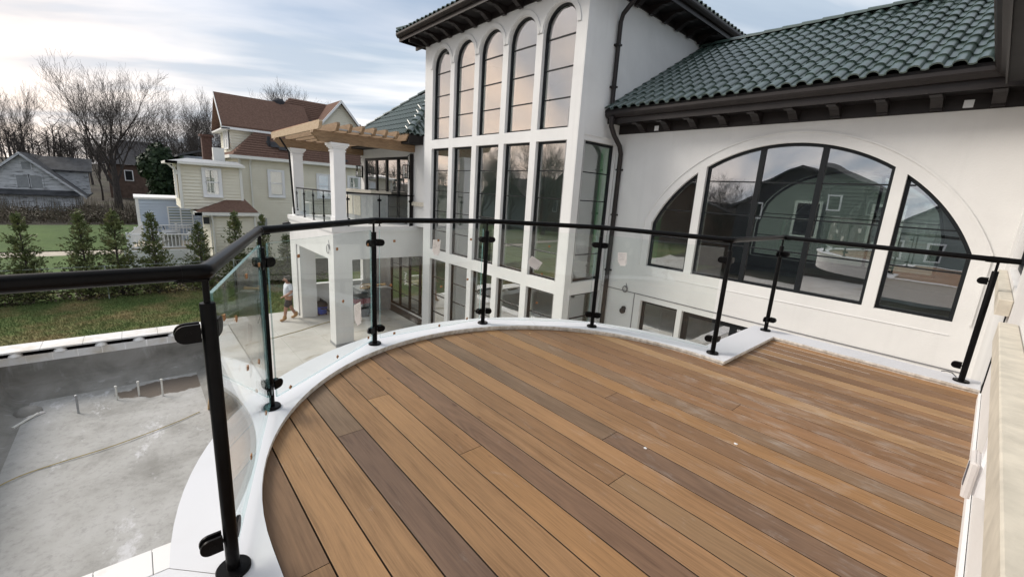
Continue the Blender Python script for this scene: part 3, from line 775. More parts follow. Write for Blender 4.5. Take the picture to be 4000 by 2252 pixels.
b = MB(); b.box(SX, SX + 0.02, FY + 0.225, WY - 0.01, 2.66, 2.69); b.build('ledge', 'stucco', house)
# --- court wall with the big arched window
AC, AH = -2.66, 2.515; AR = 2.76; AZ = 2.47 - AR
atop = lambda a: AZ + sqrt(max(0.01, AR * AR - (a - AC) ** 2))
sill = -0.135
HA = [(-5.175, -4.262, sill, atop), (-4.10, -1.198, sill, atop), (-1.045, -0.148, sill, atop)]
HB = [(-5.19, -4.27, -3.9, -0.967), (-4.16, -0.9, -3.9, -0.967)]
w = MB(); CW1 = 0.62
wall_faces(w, 'y', WY, SX, CW1, ZG, 3.3, HA + HB)
for h in HA + HB: reveal(w, 'y', WY, 0.16, h)
wall_faces(w, 'y', WY + 0.30, SX, CW1, ZG, 3.3, HA + HB, True)
w.build('court_wall', 'stucco', house)
make_window(house, 'y', WY, HA[0], 0.07, 0.05, (1.79, 1.165, 0.57))
make_window(house, 'y', WY, HA[1], 0.07, 0.05, (1.79, 1.165, 0.57), ((-3.123, 0.085), (-2.155, 0.085)))
make_window(house, 'y', WY, HA[2], 0.07, 0.05, (1.79, 1.165, 0.57))
make_window(house, 'y', WY, HB[0], 0.09, 0.06, ())
make_window(house, 'y', WY, HB[1], 0.09, 0.11, (), ((-3.1, 0.12), (-2.0, 0.12)))
# raised flat band round the arch
b = MB(); n = 40; g0, g1 = 0.0, 0.17
def band_pts(d):
    pts = [(AC - AH - d, sill - 0.0)]
    R_ = AR + d; a0 = math.asin(min(1, (AH + d) / R_))
    pts += [(AC + R_ * sin(-a0 + 2 * a0 * i / n), AZ + R_ * cos(-a0 + 2 * a0 * i / n)) for i in range(n + 1)]
    return pts + [(AC + AH + d, sill)]
o1, o2 = band_pts(0.19), band_pts(0.165)
for i in range(len(o1) - 1):
    a1, a2, b2, b1 = o1[i], o1[i + 1], o2[i + 1], o2[i]
    b.quad((*a1[:1], WY - 0.018, a1[1]), (b1[0], WY - 0.018, b1[1]), (b2[0], WY - 0.018, b2[1]), (a2[0], WY - 0.018, a2[1]))
    b.quad((a1[0], WY + 0.003, a1[1]), (a1[0], WY - 0.018, a1[1]), (a2[0], WY - 0.018, a2[1]), (a2[0], WY + 0.003, a2[1]))
    b.quad((b1[0], WY - 0.018, b1[1]), (b1[0], WY + 0.003, b1[1]), (b2[0], WY + 0.003, b2[1]), (b2[0], WY - 0.018, b2[1]))
b.build('arch_moulding', 'stucco', house)
b = MB(); b.box(SX + 0.01, 0.1, WY - 0.012, WY + 0.002, -0.842, -0.826); b.box(-5.372, -5.358, WY - 0.012, WY + 0.002, ZG, -0.842); b.build('wall_groove', 'cable_grey', house)
b = MB(); b.box(-5.175, -0.15, WY - 0.012, WY + 0.002, -0.33, -0.32); b.build('wall_groove', 'white_trim', house)
# --- door wall beside the deck, stone sills, windows above them
dw = MB()
HD = [(0.75, 3.15, 0.84, 2.6), (4.62, 7.10, 0.84, 2.6)]
wall_faces(dw, 'x', WALLX, -6, WY, ZG, 3.25, HD, True)
for h in HD: reveal(dw, 'x', WALLX, 0.14, h)
dw.build('door_wall', 'stucco', house)
for h in HD[:2]: make_window(house, 'x', WALLX, h, 0.06, 0.05, (1.75,))
for y0, y1 in ((0.50, 3.37), (4.40, 7.30)):
    b = MB(); b.cbox(0.108, WALLX - 0.002, y0, y1, 0.69, 0.80, 0.004); b.build('stone_sill', 'stone_beige', house)
b = MB(); b.box(WALLX - 0.008, WALLX - 0.001, 4.72, 4.745, 0.0, 0.68); b.build('corner_joint', 'frame_black', house)
b = MB(); b.box(WALLX - 0.016, WALLX - 0.003, -0.2, 4.64, 0.0, 0.055); b.build('skirting', 'white_trim', house)
# --- eaves: soffit, frieze, brackets, gutter
def eave_x(y_wall, y_out, x0, x1, z_soff, zt, br, bz):
    """eave along X in front of the wall at y_wall"""
    b = MB(); b.box(x0, x1, y_out + 0.02, y_wall - 0.004, z_soff, z_soff + 0.03); b.build('soffit', 'bronze_dark', house)
    b = MB(); b.box(x0, x1, y_wall - 0.03, y_wall + 0.02, bz, z_soff - 0.002); b.build('frieze_board', 'bronze', house)
    b = MB(); b.box(x0, x1, y_out, y_out + 0.02, z_soff - 0.035, zt); b.build('fascia_board', 'bronze', house)
    g_ = MB(); pr = [(0, 0.12), (0, 0.0), (-0.055, 0.0), (-0.095, 0.045), (-0.11, 0.075), (-0.11, 0.125), (-0.10, 0.125), (-0.10, 0.08), (-0.05, 0.012), (-0.008, 0.012), (-0.008, 0.12)]
    g_.prism([(x0, y_out - 0.002 + a, zt - 0.10 + z) for a, z in pr], (x1 - x0, 0, 0)); g_.build('gutter', 'bronze', house)
    for x in br:
        k = MB(); d = y_wall - y_out - 0.06
        pr2 = [(0, 0), (-d * 0.98, 0), (-d * 0.98, -0.05), (-d * 0.80, -0.065), (-d * 0.62, -0.05), (-d * 0.42, -0.085), (-d * 0.2, -0.155), (-d * 0.14, -0.155), (-d * 0.14, -0.185), (0, -0.185)]
        k.prism([(x - 0.065, y_wall - 0.031 + a, z_soff - 0.001 + z) for a, z in pr2], (0.13, 0, 0)); k.build('bracket', 'bronze', house)
def eave_y(x_wall, x_out, y0, y1, z_soff, zt, br, bz, sg):
    b = MB(); b.box(min(x_out, x_wall) + 0.004, max(x_out, x_wall) - 0.004, y0, y1, z_soff, z_soff + 0.03); b.build('soffit', 'bronze_dark', house)
    b = MB(); b.box(x_wall, x_wall + sg * 0.03, y0, y1, bz, z_soff - 0.002); b.build('frieze_board', 'bronze', house)
    b = MB(); b.box(x_out - sg * 0.02, x_out, y0, y1, z_soff - 0.035, zt); b.build('fascia_board', 'bronze', house)
    g_ = MB(); pr = [(0, 0.12), (0, 0.0), (0.055, 0.0), (0.095, 0.045), (0.11, 0.075), (0.11, 0.125), (0.10, 0.125), (0.10, 0.08), (0.05, 0.012), (0.008, 0.012), (0.008, 0.12)]
    g_.prism([(x_out + sg * (0.002 + a), y0, zt - 0.10 + z) for a, z in pr], (0, y1 - y0, 0)); g_.build('gutter', 'bronze', house)
    for y in br:
        k = MB(); d = abs(x_out - x_wall) - 0.06
        pr2 = [(0, 0), (d * 0.98, 0), (d * 0.98, -0.05), (d * 0.80, -0.065), (d * 0.62, -0.05), (d * 0.42, -0.085), (d * 0.2, -0.155), (d * 0.14, -0.155), (d * 0.14, -0.185), (0, -0.185)]
        k.prism([(x_wall + sg * (0.031 + a), y - 0.065, z_soff - 0.001 + z) for a, z in pr2], (0, 0.13, 0)); k.build('bracket', 'bronze', house)
eave_x(WY, 8.26, SX + 0.03, 0.16, 3.00, 3.18, [-5.64 + 0.591 * i for i in range(10)], 2.80)
for x in (-5.33, -0.60):
    b = MB(); b.box(x - 0.05, x + 0.05, WY - 0.036, WY - 0.029, 2.83, 2.93); b.build('soffit_light', 'white_pvc', house)
OV = 0.60
eave_x(FY, FY - OV, FX0 - OV, SX + OV, 5.70, 5.86, [-12.55 + 0.60 * i for i in range(11)], 5.56)
eave_y(SX, SX + OV, FY - OV + 0.03, 13.6, 5.70, 5.86, [FY + 0.35 + 0.6 * i for i in range(10)], 5.56, 1)
eave_y(FX0, FX0 - OV, FY - OV + 0.03, 13.6, 5.70, 5.86, [], 5.56, -1)
# eave of the wing above the deck door, running out over the camera's side
eave_y(WALLX + 0.3, -0.29, -6, 8.145, 3.00, 3.18, [], 2.86, -1)
b = MB(); b.box(-0.42, -0.29, -6, 8.14, 3.19, 3.215); b.build('drip_flashing', 'bronze', house)
b = MB(); b.box(-0.32, -0.30, 8.15, 12.2, 3.1, 5.8); b.build('step_flashing', 'bronze', house)
# --- roofs
SL = 0.558; EZ = 3.255; EY = 8.17
rf = MB()
def rz(y): return EZ + SL * (y - EY)
rf.prism([(SX, EY, rz(EY)), (SX, 12.05, rz(12.05)), (SX, 12.05, rz(12.05) - 0.06), (SX, EY, rz(EY) - 0.06)], (-0.32 - SX, 0, 0))
rf.prism([(SX, 12.05, rz(12.05)), (SX, 16.0, rz(12.05) - SL * 3.95), (SX, 16.0, rz(12.05) - SL * 3.95 - 0.06), (SX, 12.05, rz(12.05) - 0.06)], (-0.32 - SX, 0, 0))
roof = rf.build('roof', 'bronze_dark', house)
# S-shaped clay tile, about 40 faces, shared by every tile
TW, TL = 0.2195, 0.38
def tile_mesh():
    mb = MB(); pr = []
    for i in range(9): a = pi - pi * i / 8; pr.append((0.074 + 0.074 * cos(a), 0.058 * sin(a) + 0.010))
    pr += [(0.165, 0.004), (0.195, 0.0), (TW + 0.01, 0.012)]
    L = TL + 0.05; n = len(pr)
    v = []
    for (x, z) in pr: v.append((x, 0, z + 0.026))
    for (x, z) in pr: v.append((x * 0.97, L, z))
    for (x, z) in pr: v.append((x, 0, z + 0.006))
    fs = [(i, i + 1, n + i + 1, n + i) for i in range(n - 1)] + [(2 * n + i, 2 * n + i + 1, i + 1, i) for i in range(n - 1)]
    mb.add(v, fs); o = mb.build('roof_tile', 'roof_tile', None, 50); me = o.data; bpy.data.objects.remove(o); return me
tme = tile_mesh()
ang = math.atan(SL); rt = random.Random(9)
fwd = Vector((0, cos(ang), sin(ang)))
slots = []
ncol = int((-0.33 - SX) / TW)
for r in range(12):
    for cidx in range(ncol):
        x = SX + 0.03 + cidx * TW; s_ = -0.05 + r * TL
        slots.append((s_, x))
cand = []
for s_, x in slots:
    p = Vector((x, EY, EZ)) + fwd * s_
    d = (p - Vector((0, 0, 1.3))).length
    cand.append((d, p))
cand.sort(key=lambda a: a[0])
cover = MB()
for i, (d, p) in enumerate(cand):
    tilt = (ang + rt.uniform(-0.012, 0.012), rt.uniform(-0.01, 0.01), rt.uniform(-0.012, 0.012))
    if i < 300: child('roof_tile', tme, roof, p - OFF[house.name], tilt)
    else:
        M_ = Matrix.Translation(p) @ (Matrix.Rotation(tilt[2], 4, 'Z') @ Matrix.Rotation(tilt[1], 4, 'Y') @ Matrix.Rotation(tilt[0], 4, 'X'))
        cover.add([M_ @ v.co for v in tme.vertices], [tuple(q.vertices) for q in tme.polygons])
def cap_mesh():
    mb = MB(); n = 8; v = []
    for L_, s_, dz in ((0, 1.0, 0.02), (0.46, 0.82, 0.0), (0, 0.86, 0.0)):
        for i in range(n + 1): a = pi * i / n; v.append((L_, 0.125 * s_ * cos(a), 0.10 * s_ * sin(a) + dz))
    fs = [(i, i + 1, n + 2 + i, n + 1 + i) for i in range(n)] + [(2 * (n + 1) + i, 2 * (n + 1) + i + 1, i + 1, i) for i in range(n)]
    mb.add(v, fs); o = mb.build('ridge_tile', 'roof_tile', None, 60); me = o.data; bpy.data.objects.remove(o); return me
cme = cap_mesh()
x = SX + 0.02
while x < -0.5:
    child('ridge_tile', cme, roof, Vector((x, 12.05, rz(12.05) + 0.03)) - OFF[house.name], (0, radians(-2), 0)); x += 0.40
# tiled hip roofs of the tower and of the wing: same tile, one joined sheet each
def hip_tiles(mb, p0, p1, inward, slope, rows, left_hip=True, right_hip=True):
    """tiles on a slope whose eave runs p0->p1; inward is the plan direction up the slope"""
    p0, p1, inward = Vector(p0), Vector(p1), Vector(inward)
    e = (p1 - p0); Ltot = e.length; e.normalize(); a = math.atan(slope); up = inward * cos(a) + Vector((0, 0, 1)) * sin(a)
    nrm = e.cross(up); n = int(Ltot / TW)
    for r in range(rows):
        ins = r * TL * cos(a)
        for c in range(n):
            s_ = c * TW
            if left_hip and s_ < ins - 0.1: continue
            if right_hip and s_ + TW > Ltot - ins + 0.1: continue
            o = p0 + e * s_ + up * (r * TL - 0.05)
            mb.add([o + e * v.co.x + up * v.co.y + nrm * v.co.z for v in tme.vertices], [tuple(q.vertices) for q in tme.polygons])
def hip_caps(p0, p1, par):
    p0, p1 = Vector(p0), Vector(p1); d = p1 - p0; n = int(d.length / 0.40); q = d.to_track_quat('X', 'Z').to_euler()
    for i in range(n): child('ridge_tile', cme, par, p0 + d * (i / n) - OFF[house.name], q)
tx0, tx1, ty0, ty1, tz = FX0 - OV - 0.03, SX + OV + 0.03, FY - OV - 0.03, 13.6 + OV, 5.90
hw = (tx1 - tx0) / 2; ap = tz + hw * 0.5; am = (tx0 + tx1) / 2
tr_ = MB(); tr_.poly([(tx0, ty0, tz), (tx1, ty0, tz), (am, ty0 + hw, ap)]); tr_.poly([(tx1, ty0, tz), (tx1, ty1, tz), (am, ty1 - hw, ap), (am, ty0 + hw, ap)]); tr_.poly([(tx1, ty1, tz), (tx0, ty1, tz), (am, ty1 - hw, ap)]); tr_.poly([(tx0, ty1, tz), (tx0, ty0, tz), (am, ty0 + hw, ap), (am, ty1 - hw, ap)]); tr_.poly([(tx0, ty0, tz - 0.02), (tx0, ty1, tz - 0.02), (tx1, ty1, tz - 0.02), (tx1, ty0, tz - 0.02)])
troof = tr_.build('tower_roof', 'bronze_dark', house)
tt = MB(); hip_tiles(tt, (tx0, ty0, tz), (tx1, ty0, tz), (0, 1, 0), 0.5, 9); hip_tiles(tt, (tx1, ty0, tz), (tx1, ty1, tz), (-1, 0, 0), 0.5, 6); hip_tiles(tt, (tx0, ty1, tz), (tx0, ty0, tz), (1, 0, 0), 0.5, 3)
tag(tt.build('roof_tiles', 'roof_tile', troof, 50), kind='stuff')
hip_caps((tx0, ty0, tz + 0.05), (am, ty0 + hw, ap + 0.05), troof); hip_caps((tx1, ty0, tz + 0.05), (am, ty0 + hw, ap + 0.05), troof)
if cover.v: tag(cover.build('roof_tiles', 'roof_tile', roof, 50), kind='stuff')
# --- downspouts
ds = MB(); r_ = 0.05
ds.tube([(SX + OV + 0.05, 8.28, 5.74), (SX + OV + 0.02, 8.28, 5.60), (SX + 0.12, 8.30, 5.20), (SX + 0.075, 8.30, 5.05), (SX + 0.075, 8.30, 3.30)], r_, 12)
for z in (4.6, 3.75): ds.box(SX + 0.001, SX + 0.13, 8.235, 8.365, z - 0.02, z + 0.02)
ds.build('downspout', 'bronze', house, 40)
ds = MB(); ds.tube([(SX + 0.22, 8.16, 3.09), (SX + 0.22, 8.16, 2.90), (SX + 0.22, 8.30, 2.72), (SX + 0.20, 8.58, 2.52), (SX + 0.17, 8.70, 2.36), (SX + 0.17, 8.70, 0.85), (SX + 0.17, 8.70, 0.75), (SX + 0.16, 8.70, ZG + 0.05)], 0.055, 12)
for z in (2.0, 0.95, -0.4): ds.box(SX + 0.10, SX + 0.24, 8.66, WY - 0.001, z - 0.02, z + 0.02)
ds.build('downspout', 'bronze', house, 40)
# --- rooms behind the glass
rm = MB()
rm.cur = 0
rm.box(FX0 + 0.35, SX - 0.35, 12.6, 12.7, ZG, 5.5)
rm.quad((FX0 + 0.32, 7.6, ZG), (FX0 + 0.32, 12.7, ZG), (FX0 + 0.32, 12.7, 5.5), (FX0 + 0.32, 7.6, 5.5))
rm.quad((FX0 + 0.3, 7.6, 5.5), (SX - 0.3, 7.6, 5.5), (SX - 0.3, 12.7, 5.5), (FX0 + 0.3, 12.7, 5.5))
rm.cur = 1; rm.quad((FX0 + 0.3, 7.6, ZG + 0.01), (SX - 0.3, 7.6, ZG + 0.01), (SX - 0.3, 12.7, ZG + 0.01), (FX0 + 0.3, 12.7, ZG + 0.01)); rm.box(FX0 + 0.32, SX - 0.32, 9.4, 12.6, -0.75, -0.45)
rm.cur = 2
for c in COLS: rm.box(c + HW + 0.01, c + HW + 0.03, FY + 0.17, FY + 0.42, -0.6, 2.5)
rm.box(SX - 0.42, SX - 0.17, 8.74, 8.76, -0.6, 2.5); rm.box(SX - 0.42, SX - 0.17, 7.5, 7.53, -0.6, 2.5)
rm.build('tower_room', ['interior_wall', 'interior_floor', 'interior_green'], house)
rm = MB(); BY = 13.4
HBk = [(-4.6, -0.7, 0.0, lambda a: 0.9 + sqrt(max(0, 1.95 ** 2 - (a + 2.65) ** 2)) * 0.75)]
wall_faces(rm, 'y', BY, SX + 0.1, 0.5, -0.4, 3.2, HBk); rm.quad((SX + 0.1, WY + 0.31, -0.3), (SX + 0.1, BY, -0.3), (SX + 0.1, BY, 3.0), (SX + 0.1, WY + 0.31, 3.0)); rm.quad((0.45, WY + 0.31, -0.3), (0.45, BY, -0.3), (0.45, BY, 3.0), (0.45, WY + 0.31, 3.0))
rm.quad((SX + 0.1, WY + 0.3, 2.98), (0.5, WY + 0.3, 2.98), (0.5, BY, 2.98), (SX + 0.1, BY, 2.98)); rm.quad((SX + 0.1, WY + 0.3, -0.9), (0.5, WY + 0.3, -0.9), (0.5, BY, -0.9), (SX + 0.1, BY, -0.9))
rm.cur = 1; rm.box(SX + 0.1, 0.5, WY + 0.31, BY, -0.42, -0.30); rm.quad((SX + 0.1, WY + 0.3, ZG + 0.01), (0.5, WY + 0.3, ZG + 0.01), (0.5, BY, ZG + 0.01), (SX + 0.1, BY, ZG + 0.01))
rm.cur = 2; rm.box(-0.15, -0.13, WY + 0.17, WY + 0.42, -0.1, 1.0); rm.box(-5.19, -5.17, WY + 0.17, WY + 0.42, -0.1, 1.0)
rm.cur = 0; rm.quad((SX + 0.1, BY, ZG), (0.5, BY, ZG), (0.5, BY, -0.9), (SX + 0.1, BY, -0.9))
rm.build('arch_room', ['room_wall', 'interior_floor', 'interior_green'], house)
make_window(house, 'y', BY, HBk[0], 0.05, 0.06, (1.2, 0.6), ((-3.3, 0.06), (-2.0, 0.06)))
# --- wing with the covered terrace: piers, beam, upper wall with folding doors, hip roof
VX, VY = -13.92, 4.68; UW = 7.60; VL = -19.05
wg = MB()
def slab(x0, x1, y0, y1, z0, z1): wg.box(x0, x1, y0, y1, z0, z1)
slab(VX - 0.54, VX, VY, VY + 0.60, ZG, -1.18)
slab(VL, VL + 0.78, VY, VY + 0.60, ZG, -1.18)
slab(VL, VX - 0.001, VY + 0.001, UW + 1.2, -1.18, -0.25)
slab(VL - 0.03, VX + 0.04, VY - 0.04, UW + 1.2, -0.249, -0.075)
slab(VL, VL + 0.3, VY + 0.61, 8.7, ZG, -3.0); slab(VL, VL + 0.3, 7.6, 8.7, -3.0, -1.18); slab(VL + 0.9, VL + 1.2, VY + 0.02, VY + 0.6, ZG, -1.18)
wg.build('terrace', 'stucco', house)
b = MB(); b.box(VX - 0.56, VX + 0.015, VY - 0.015, VY + 0.61, ZG, ZG + 0.10); b.box(VL - 0.01, VL + 0.8, VY - 0.015, VY + 0.61, ZG, ZG + 0.10); b.build('plinth', 'counter_grey', house)
HU = [(-18.44, -14.51, -0.06, 2.38)]
u_ = MB(); wall_faces(u_, 'y', UW, -18.80, FX0 + 0.02, -0.07, 3.0, HU); reveal(u_, 'y', UW, 0.12, HU[0]); wall_faces(u_, 'y', UW + 0.25, -18.80, FX0 + 0.02, -0.07, 3.0, HU, True); u_.quad((-18.8, 14, -0.07), (-18.8, UW, -0.07), (-18.8, UW, 3.0), (-18.8, 14, 3.0))
u_.build('wing_wall', 'stucco', house)
make_window(house, 'y', UW, HU[0], 0.05, 0.10, (1.72, 1.13, 0.50), ((-17.33, 0.13), (-16.4, 0.13), (-15.42, 0.13)), name='folding_door')
l_ = MB(); HL = [(-18.3, FX0 - 0.12, ZG + 0.06, -1.45)]
wall_faces(l_, 'y', 8.70, VL, FX0, ZG, -1.18, HL); reveal(l_, 'y', 8.70, 0.12, HL[0]); l_.build('lower_wing_wall', 'stucco', house)
make_window(house, 'y', 8.70, HL[0], 0.05, 0.09, (-2.15, -2.8, -3.45), [(-18.3 + 0.90 * i, 0.12) for i in range(1, 6)], name='folding_door')
rm = MB(); rm.quad((-18.7, 10.5, -0.06), (FX0, 10.5, -0.06), (FX0, 10.5, 3), (-18.7, 10.5, 3)); rm.quad((-18.7, 7.86, 2.9), (FX0, 7.86, 2.9), (FX0, 10.5, 2.9), (-18.7, 10.5, 2.9)); rm.quad((VL, 11.5, ZG), (FX0, 11.5, ZG), (FX0, 11.5, -1), (VL, 11.5, -1))
rm.cur = 1; rm.quad((-18.7, UW, -0.05), (FX0, UW, -0.05), (FX0, 10.5, -0.05), (-18.7, 10.5, -0.05)); rm.quad((VL, 8.8, ZG + 0.02), (FX0, 8.8, ZG + 0.02), (FX0, 11.5, ZG + 0.02), (VL, 11.5, ZG + 0.02)); rm.build('wing_rooms', ['interior_wall', 'interior_floor'], house)
b = MB(); b.box(-14.15, -14.06, UW - 0.12, UW - 0.02, -0.08, 2.45); b.build('downspout', 'bronze_dark', house)
b = MB(); b.cbox(-14.04, FX0, UW - 0.09, UW - 0.002, 0.66, 0.80, 0.004); b.build('stone_sill', 'stone_beige', house)
# wing roof
ex0, ex1, ey, ez = -19.35, FX0 - 0.62, 7.06, 3.02
hw2 = (16.0 - ey) / 2
ws = 0.84; rx1 = ex1
wr = MB(); L2 = 5.2
wr.poly([(ex0, ey, ez), (rx1, ey, ez), (rx1 - 2.6, ey + 2.6, ez + 2.6 * ws), (ex0 + 2.6, ey + 2.6, ez + 2.6 * ws)])
wr.poly([(rx1, ey, ez), (rx1, ey + L2, ez), (rx1 - 2.6, ey + 2.6, ez + 2.6 * ws)]); wr.poly([(ex0, ey + L2, ez), (ex0, ey, ez), (ex0 + 2.6, ey + 2.6, ez + 2.6 * ws)]); wr.poly([(rx1, ey + L2, ez), (ex0, ey + L2, ez), (ex0 + 2.6, ey + 2.6, ez + 2.6 * ws), (rx1 - 2.6, ey + 2.6, ez + 2.6 * ws)])
wr.poly([(ex0, ey, ez - 0.02), (ex0, ey + L2, ez - 0.02), (rx1, ey + L2, ez - 0.02), (rx1, ey, ez - 0.02)])
wroof = wr.build('wing_roof', 'bronze_dark', house)
tt = MB(); hip_tiles(tt, (ex0, ey, ez), (rx1, ey, ez), (0, 1, 0), ws, 8); hip_tiles(tt, (rx1, ey, ez), (rx1, ey + L2, ez), (-1, 0, 0), ws, 8); tag(tt.build('roof_tiles', 'roof_tile', wroof, 50), kind='stuff')
hip_caps((rx1, ey, ez + 0.04), (rx1 - 2.6, ey + 2.6, ez + 2.6 * ws + 0.04), wroof); hip_caps((ex0, ey, ez + 0.04), (ex0 + 2.6, ey + 2.6, ez + 2.6 * ws + 0.04), wroof)
hip_caps((ex0 + 2.6, ey + 2.6, ez + 2.6 * ws + 0.04), (rx1 - 2.6, ey + 2.6, ez + 2.6 * ws + 0.04), wroof)
b = MB(); b.box(ex0, rx1, ey, ey + 0.05, ez - 0.30, ez - 0.021); b.box(rx1 - 0.05, rx1, ey + 0.051, ey + L2, ez - 0.30, ez - 0.021); b.box(ex0, rx1 - 0.051, ey + 0.052, UW - 0.002, ez - 0.30, ez - 0.27); b.build('fascia_board', 'bronze_dark', house)

# ================================================================== glass railing of the deck
KT = 0.040
def post_xy(i):
    if 1 <= i <= 6:
        t = -pi / 2 + pi * (i - 1) / 5
        return (CX - RP * cos(t) + (0.02 if i in (1, 6) else 0), CY + RP * sin(t))
    return {0: (-1.405, 2 * CY - 4.94), 7: (-1.405, 4.94), 8: (0.062, 4.90)}[i]
railing = thing('railing', (CX, CY, KT), 'black post and glass railing round the curved deck', 'railing')
RZ = 1.036
def rot2(p, c, a): x, y = p[0] - c[0], p[1] - c[1]; return (c[0] + x * cos(a) - y * sin(a), c[1] + x * sin(a) + y * cos(a))
def clamp(parent, P, d, z):
    """D-shaped glass clamp: two rounded cheeks reaching from the post at P along d"""
    d = Vector((d[0], d[1], 0)).normalized(); n = Vector((-d.y, d.x, 0)); P = Vector((P[0], P[1], z))
    mb = MB(); hh = 0.026; L = 0.066
    for s_ in (-1, 1):
        pts = [(0.006, -hh), (L - hh, -hh)] + [(L - hh + hh * cos(a), hh * sin(a)) for a in [-pi / 2 + pi * k / 10 for k in range(1, 10)]] + [(L - hh, hh), (0.006, hh)]
        face = [P + d * a + n * (s_ * 0.0085) + Vector((0, 0, 1)) * b for a, b in pts]
        mb.prism([tuple(q) for q in (face if s_ > 0 else face[::-1])], tuple(n * (s_ * 0.0085)))
    mb.tube([P + d * 0.034 - n * 0.0175, P + d * 0.034 + n * 0.0175], 0.008, 10)
    o = mb.build('clamp', 'black_paint', parent, 40)
    mb = MB(); mb.tube([P + d * 0.012 - n * 0.008, P + d * 0.012 + n * 0.008], 0.009, 10); mb.build('gasket', 'black_rubber', parent)
pts = {i: post_xy(i) for i in range(9)}
for i in range(9):
    x, y = pts[i]
    mb = MB(); mb.lathe((x, y, KT), [(0.050, 0), (0.050, 0.010), (0.047, 0.014), (0.0195, 0.0145), (0.0195, 0.905), (0.018, 0.908), (0.0085, 0.909), (0.0085, RZ - KT - 0.015)], 24)
    po_ = mb.build('post', 'black_paint', railing, 35)
    # saddle plate under the handrail
    for j in ((i - 1), (i + 1)):
        if 0 <= j <= 8:
            d = Vector((pts[j][0] - x, pts[j][1] - y, 0)).normalized()
            for z in (0.866, 0.168): clamp(po_, (x + d.x * 0.016, y + d.y * 0.016), d, z)
            n = Vector((-d.y, d.x, 0)); mb = MB(); c0 = Vector((x, y, RZ - 0.0245))
            mb.prism([tuple(c0 + d * a + n * b) for a, b in ((-0.005, -0.012), (0.06, -0.012), (0.068, 0), (0.06, 0.012), (-0.005, 0.012))], (0, 0, 0.006)); mb.build('saddle', 'black_paint', po_)
# handrail tubes and elbows
R_H = 0.0213
for i in range(8):
    a, b = Vector((*pts[i], RZ)), Vector((*pts[i + 1], RZ)); d = (b - a).normalized()
    mb = MB(); mb.tube([a + d * 0.045, b - d * 0.045], R_H, 20); mb.build('handrail', 'black_paint', railing, 40)
mb = MB(); mb.tube([Vector((*pts[8], RZ)) + Vector((0.045, 0, 0)), (WALLX - 0.006, 4.90, RZ)], R_H, 20); mb.build('handrail', 'black_paint', railing, 40)
mb = MB(); a = Vector((*pts[0], RZ)); mb.tube([a + Vector((0.045, 0, 0)), (WALLX - 0.006, a.y, RZ)], R_H, 20); mb.build('handrail', 'black_paint', railing, 40)
for i in range(9):
    p = Vector((*pts[i], RZ)); q = pts[i - 1] if i > 0 else (0.2, pts[0][1]); r = pts[i + 1] if i < 8 else (0.2, 4.90)
    d1 = (Vector((*q, RZ)) - p).normalized(); d2 = (Vector((*r, RZ)) - p).normalized()
    mb = MB(); k = 0.05
    mb.tube([p + d1 * k, p + d1 * 0.012, p + (d1 + d2) * 0.002, p + d2 * 0.012, p + d2 * k], [0.0226] * 5, 20); mb.build('elbow', 'black_paint', railing, 40)
# glass panels with greenish edges; cork spacers and paper tags stick to them
panels = []
for i in range(1, 6):
    a, b = Vector((*pts[i], 0)), Vector((*pts[i + 1], 0)); d = (b - a).normalized(); n = Vector((-d.y, d.x, 0))
    A_, B_ = a + d * 0.045, b - d * 0.045; z0, z1 = 0.085, 0.965; T = 0.006
    mb = MB()
    c = [A_ - n * T, B_ - n * T, B_ + n * T, A_ + n * T]
    mb.quad((*c[0][:2], z0), (*c[1][:2], z0), (*c[1][:2], z1), (*c[0][:2], z1)); mb.quad((*c[2][:2], z0), (*c[3][:2], z0), (*c[3][:2], z1), (*c[2][:2], z1))
    gp = mb.build('glass_panel', 'rail_glass', railing)
    e = MB(); e.quad((*c[0][:2], z1), (*c[1][:2], z1), (*c[2][:2], z1), (*c[3][:2], z1)); e.quad((*c[0][:2], z0), (*c[3][:2], z0), (*c[2][:2], z0), (*c[1][:2], z0)); e.quad((*c[1][:2], z0), (*c[2][:2], z0), (*c[2][:2], z1), (*c[1][:2], z1)); e.quad((*c[3][:2], z0), (*c[0][:2], z0), (*c[0][:2], z1), (*c[3][:2], z1))
    e.build('edge', 'glass_edge', gp)
    panels.append((gp, A_, B_, d, n, z0, z1))
def on_panel(i, s_, z, side): gp, A_, B_, d, n, z0, z1 = panels[i]; return A_ + (B_ - A_) * s_ + n * side * 0.0062 + Vector((0, 0, z)), d, n
#       panel, fraction along, height, turned
PADS = [(0, 0.10, 0.86, 0), (0, 0.28, 0.80, 45), (0, 0.55, 0.90, 0), (0, 0.70, 0.46, 45), (0, 0.42, 0.55, 0), (0, 0.34, 0.20, 0), (0, 0.92, 0.88, 0),
        (1, 0.22, 0.87, 10), (1, 0.58, 0.87, 0), (1, 0.95, 0.86, 0), (1, 0.63, 0.50, 45), (1, 0.55, 0.12, 30), (1, 0.10, 0.10, 45), (1, 0.94, 0.13, 0),
        (2, 0.12, 0.875, 0), (2, 0.52, 0.87, 0), (2, 0.86, 0.87, 0), (2, 0.09, 0.52, 15), (2, 0.56, 0.46, 10), (2, 0.84, 0.50, 40), (2, 0.12, 0.105, 0), (2, 0.55, 0.10, 40), (2, 0.85, 0.12, 35),
        (3, 0.55, 0.83, 20), (3, 0.50, 0.56, 45), (3, 0.47, 0.27, 0), (0, 0.80, 0.14, 45)]
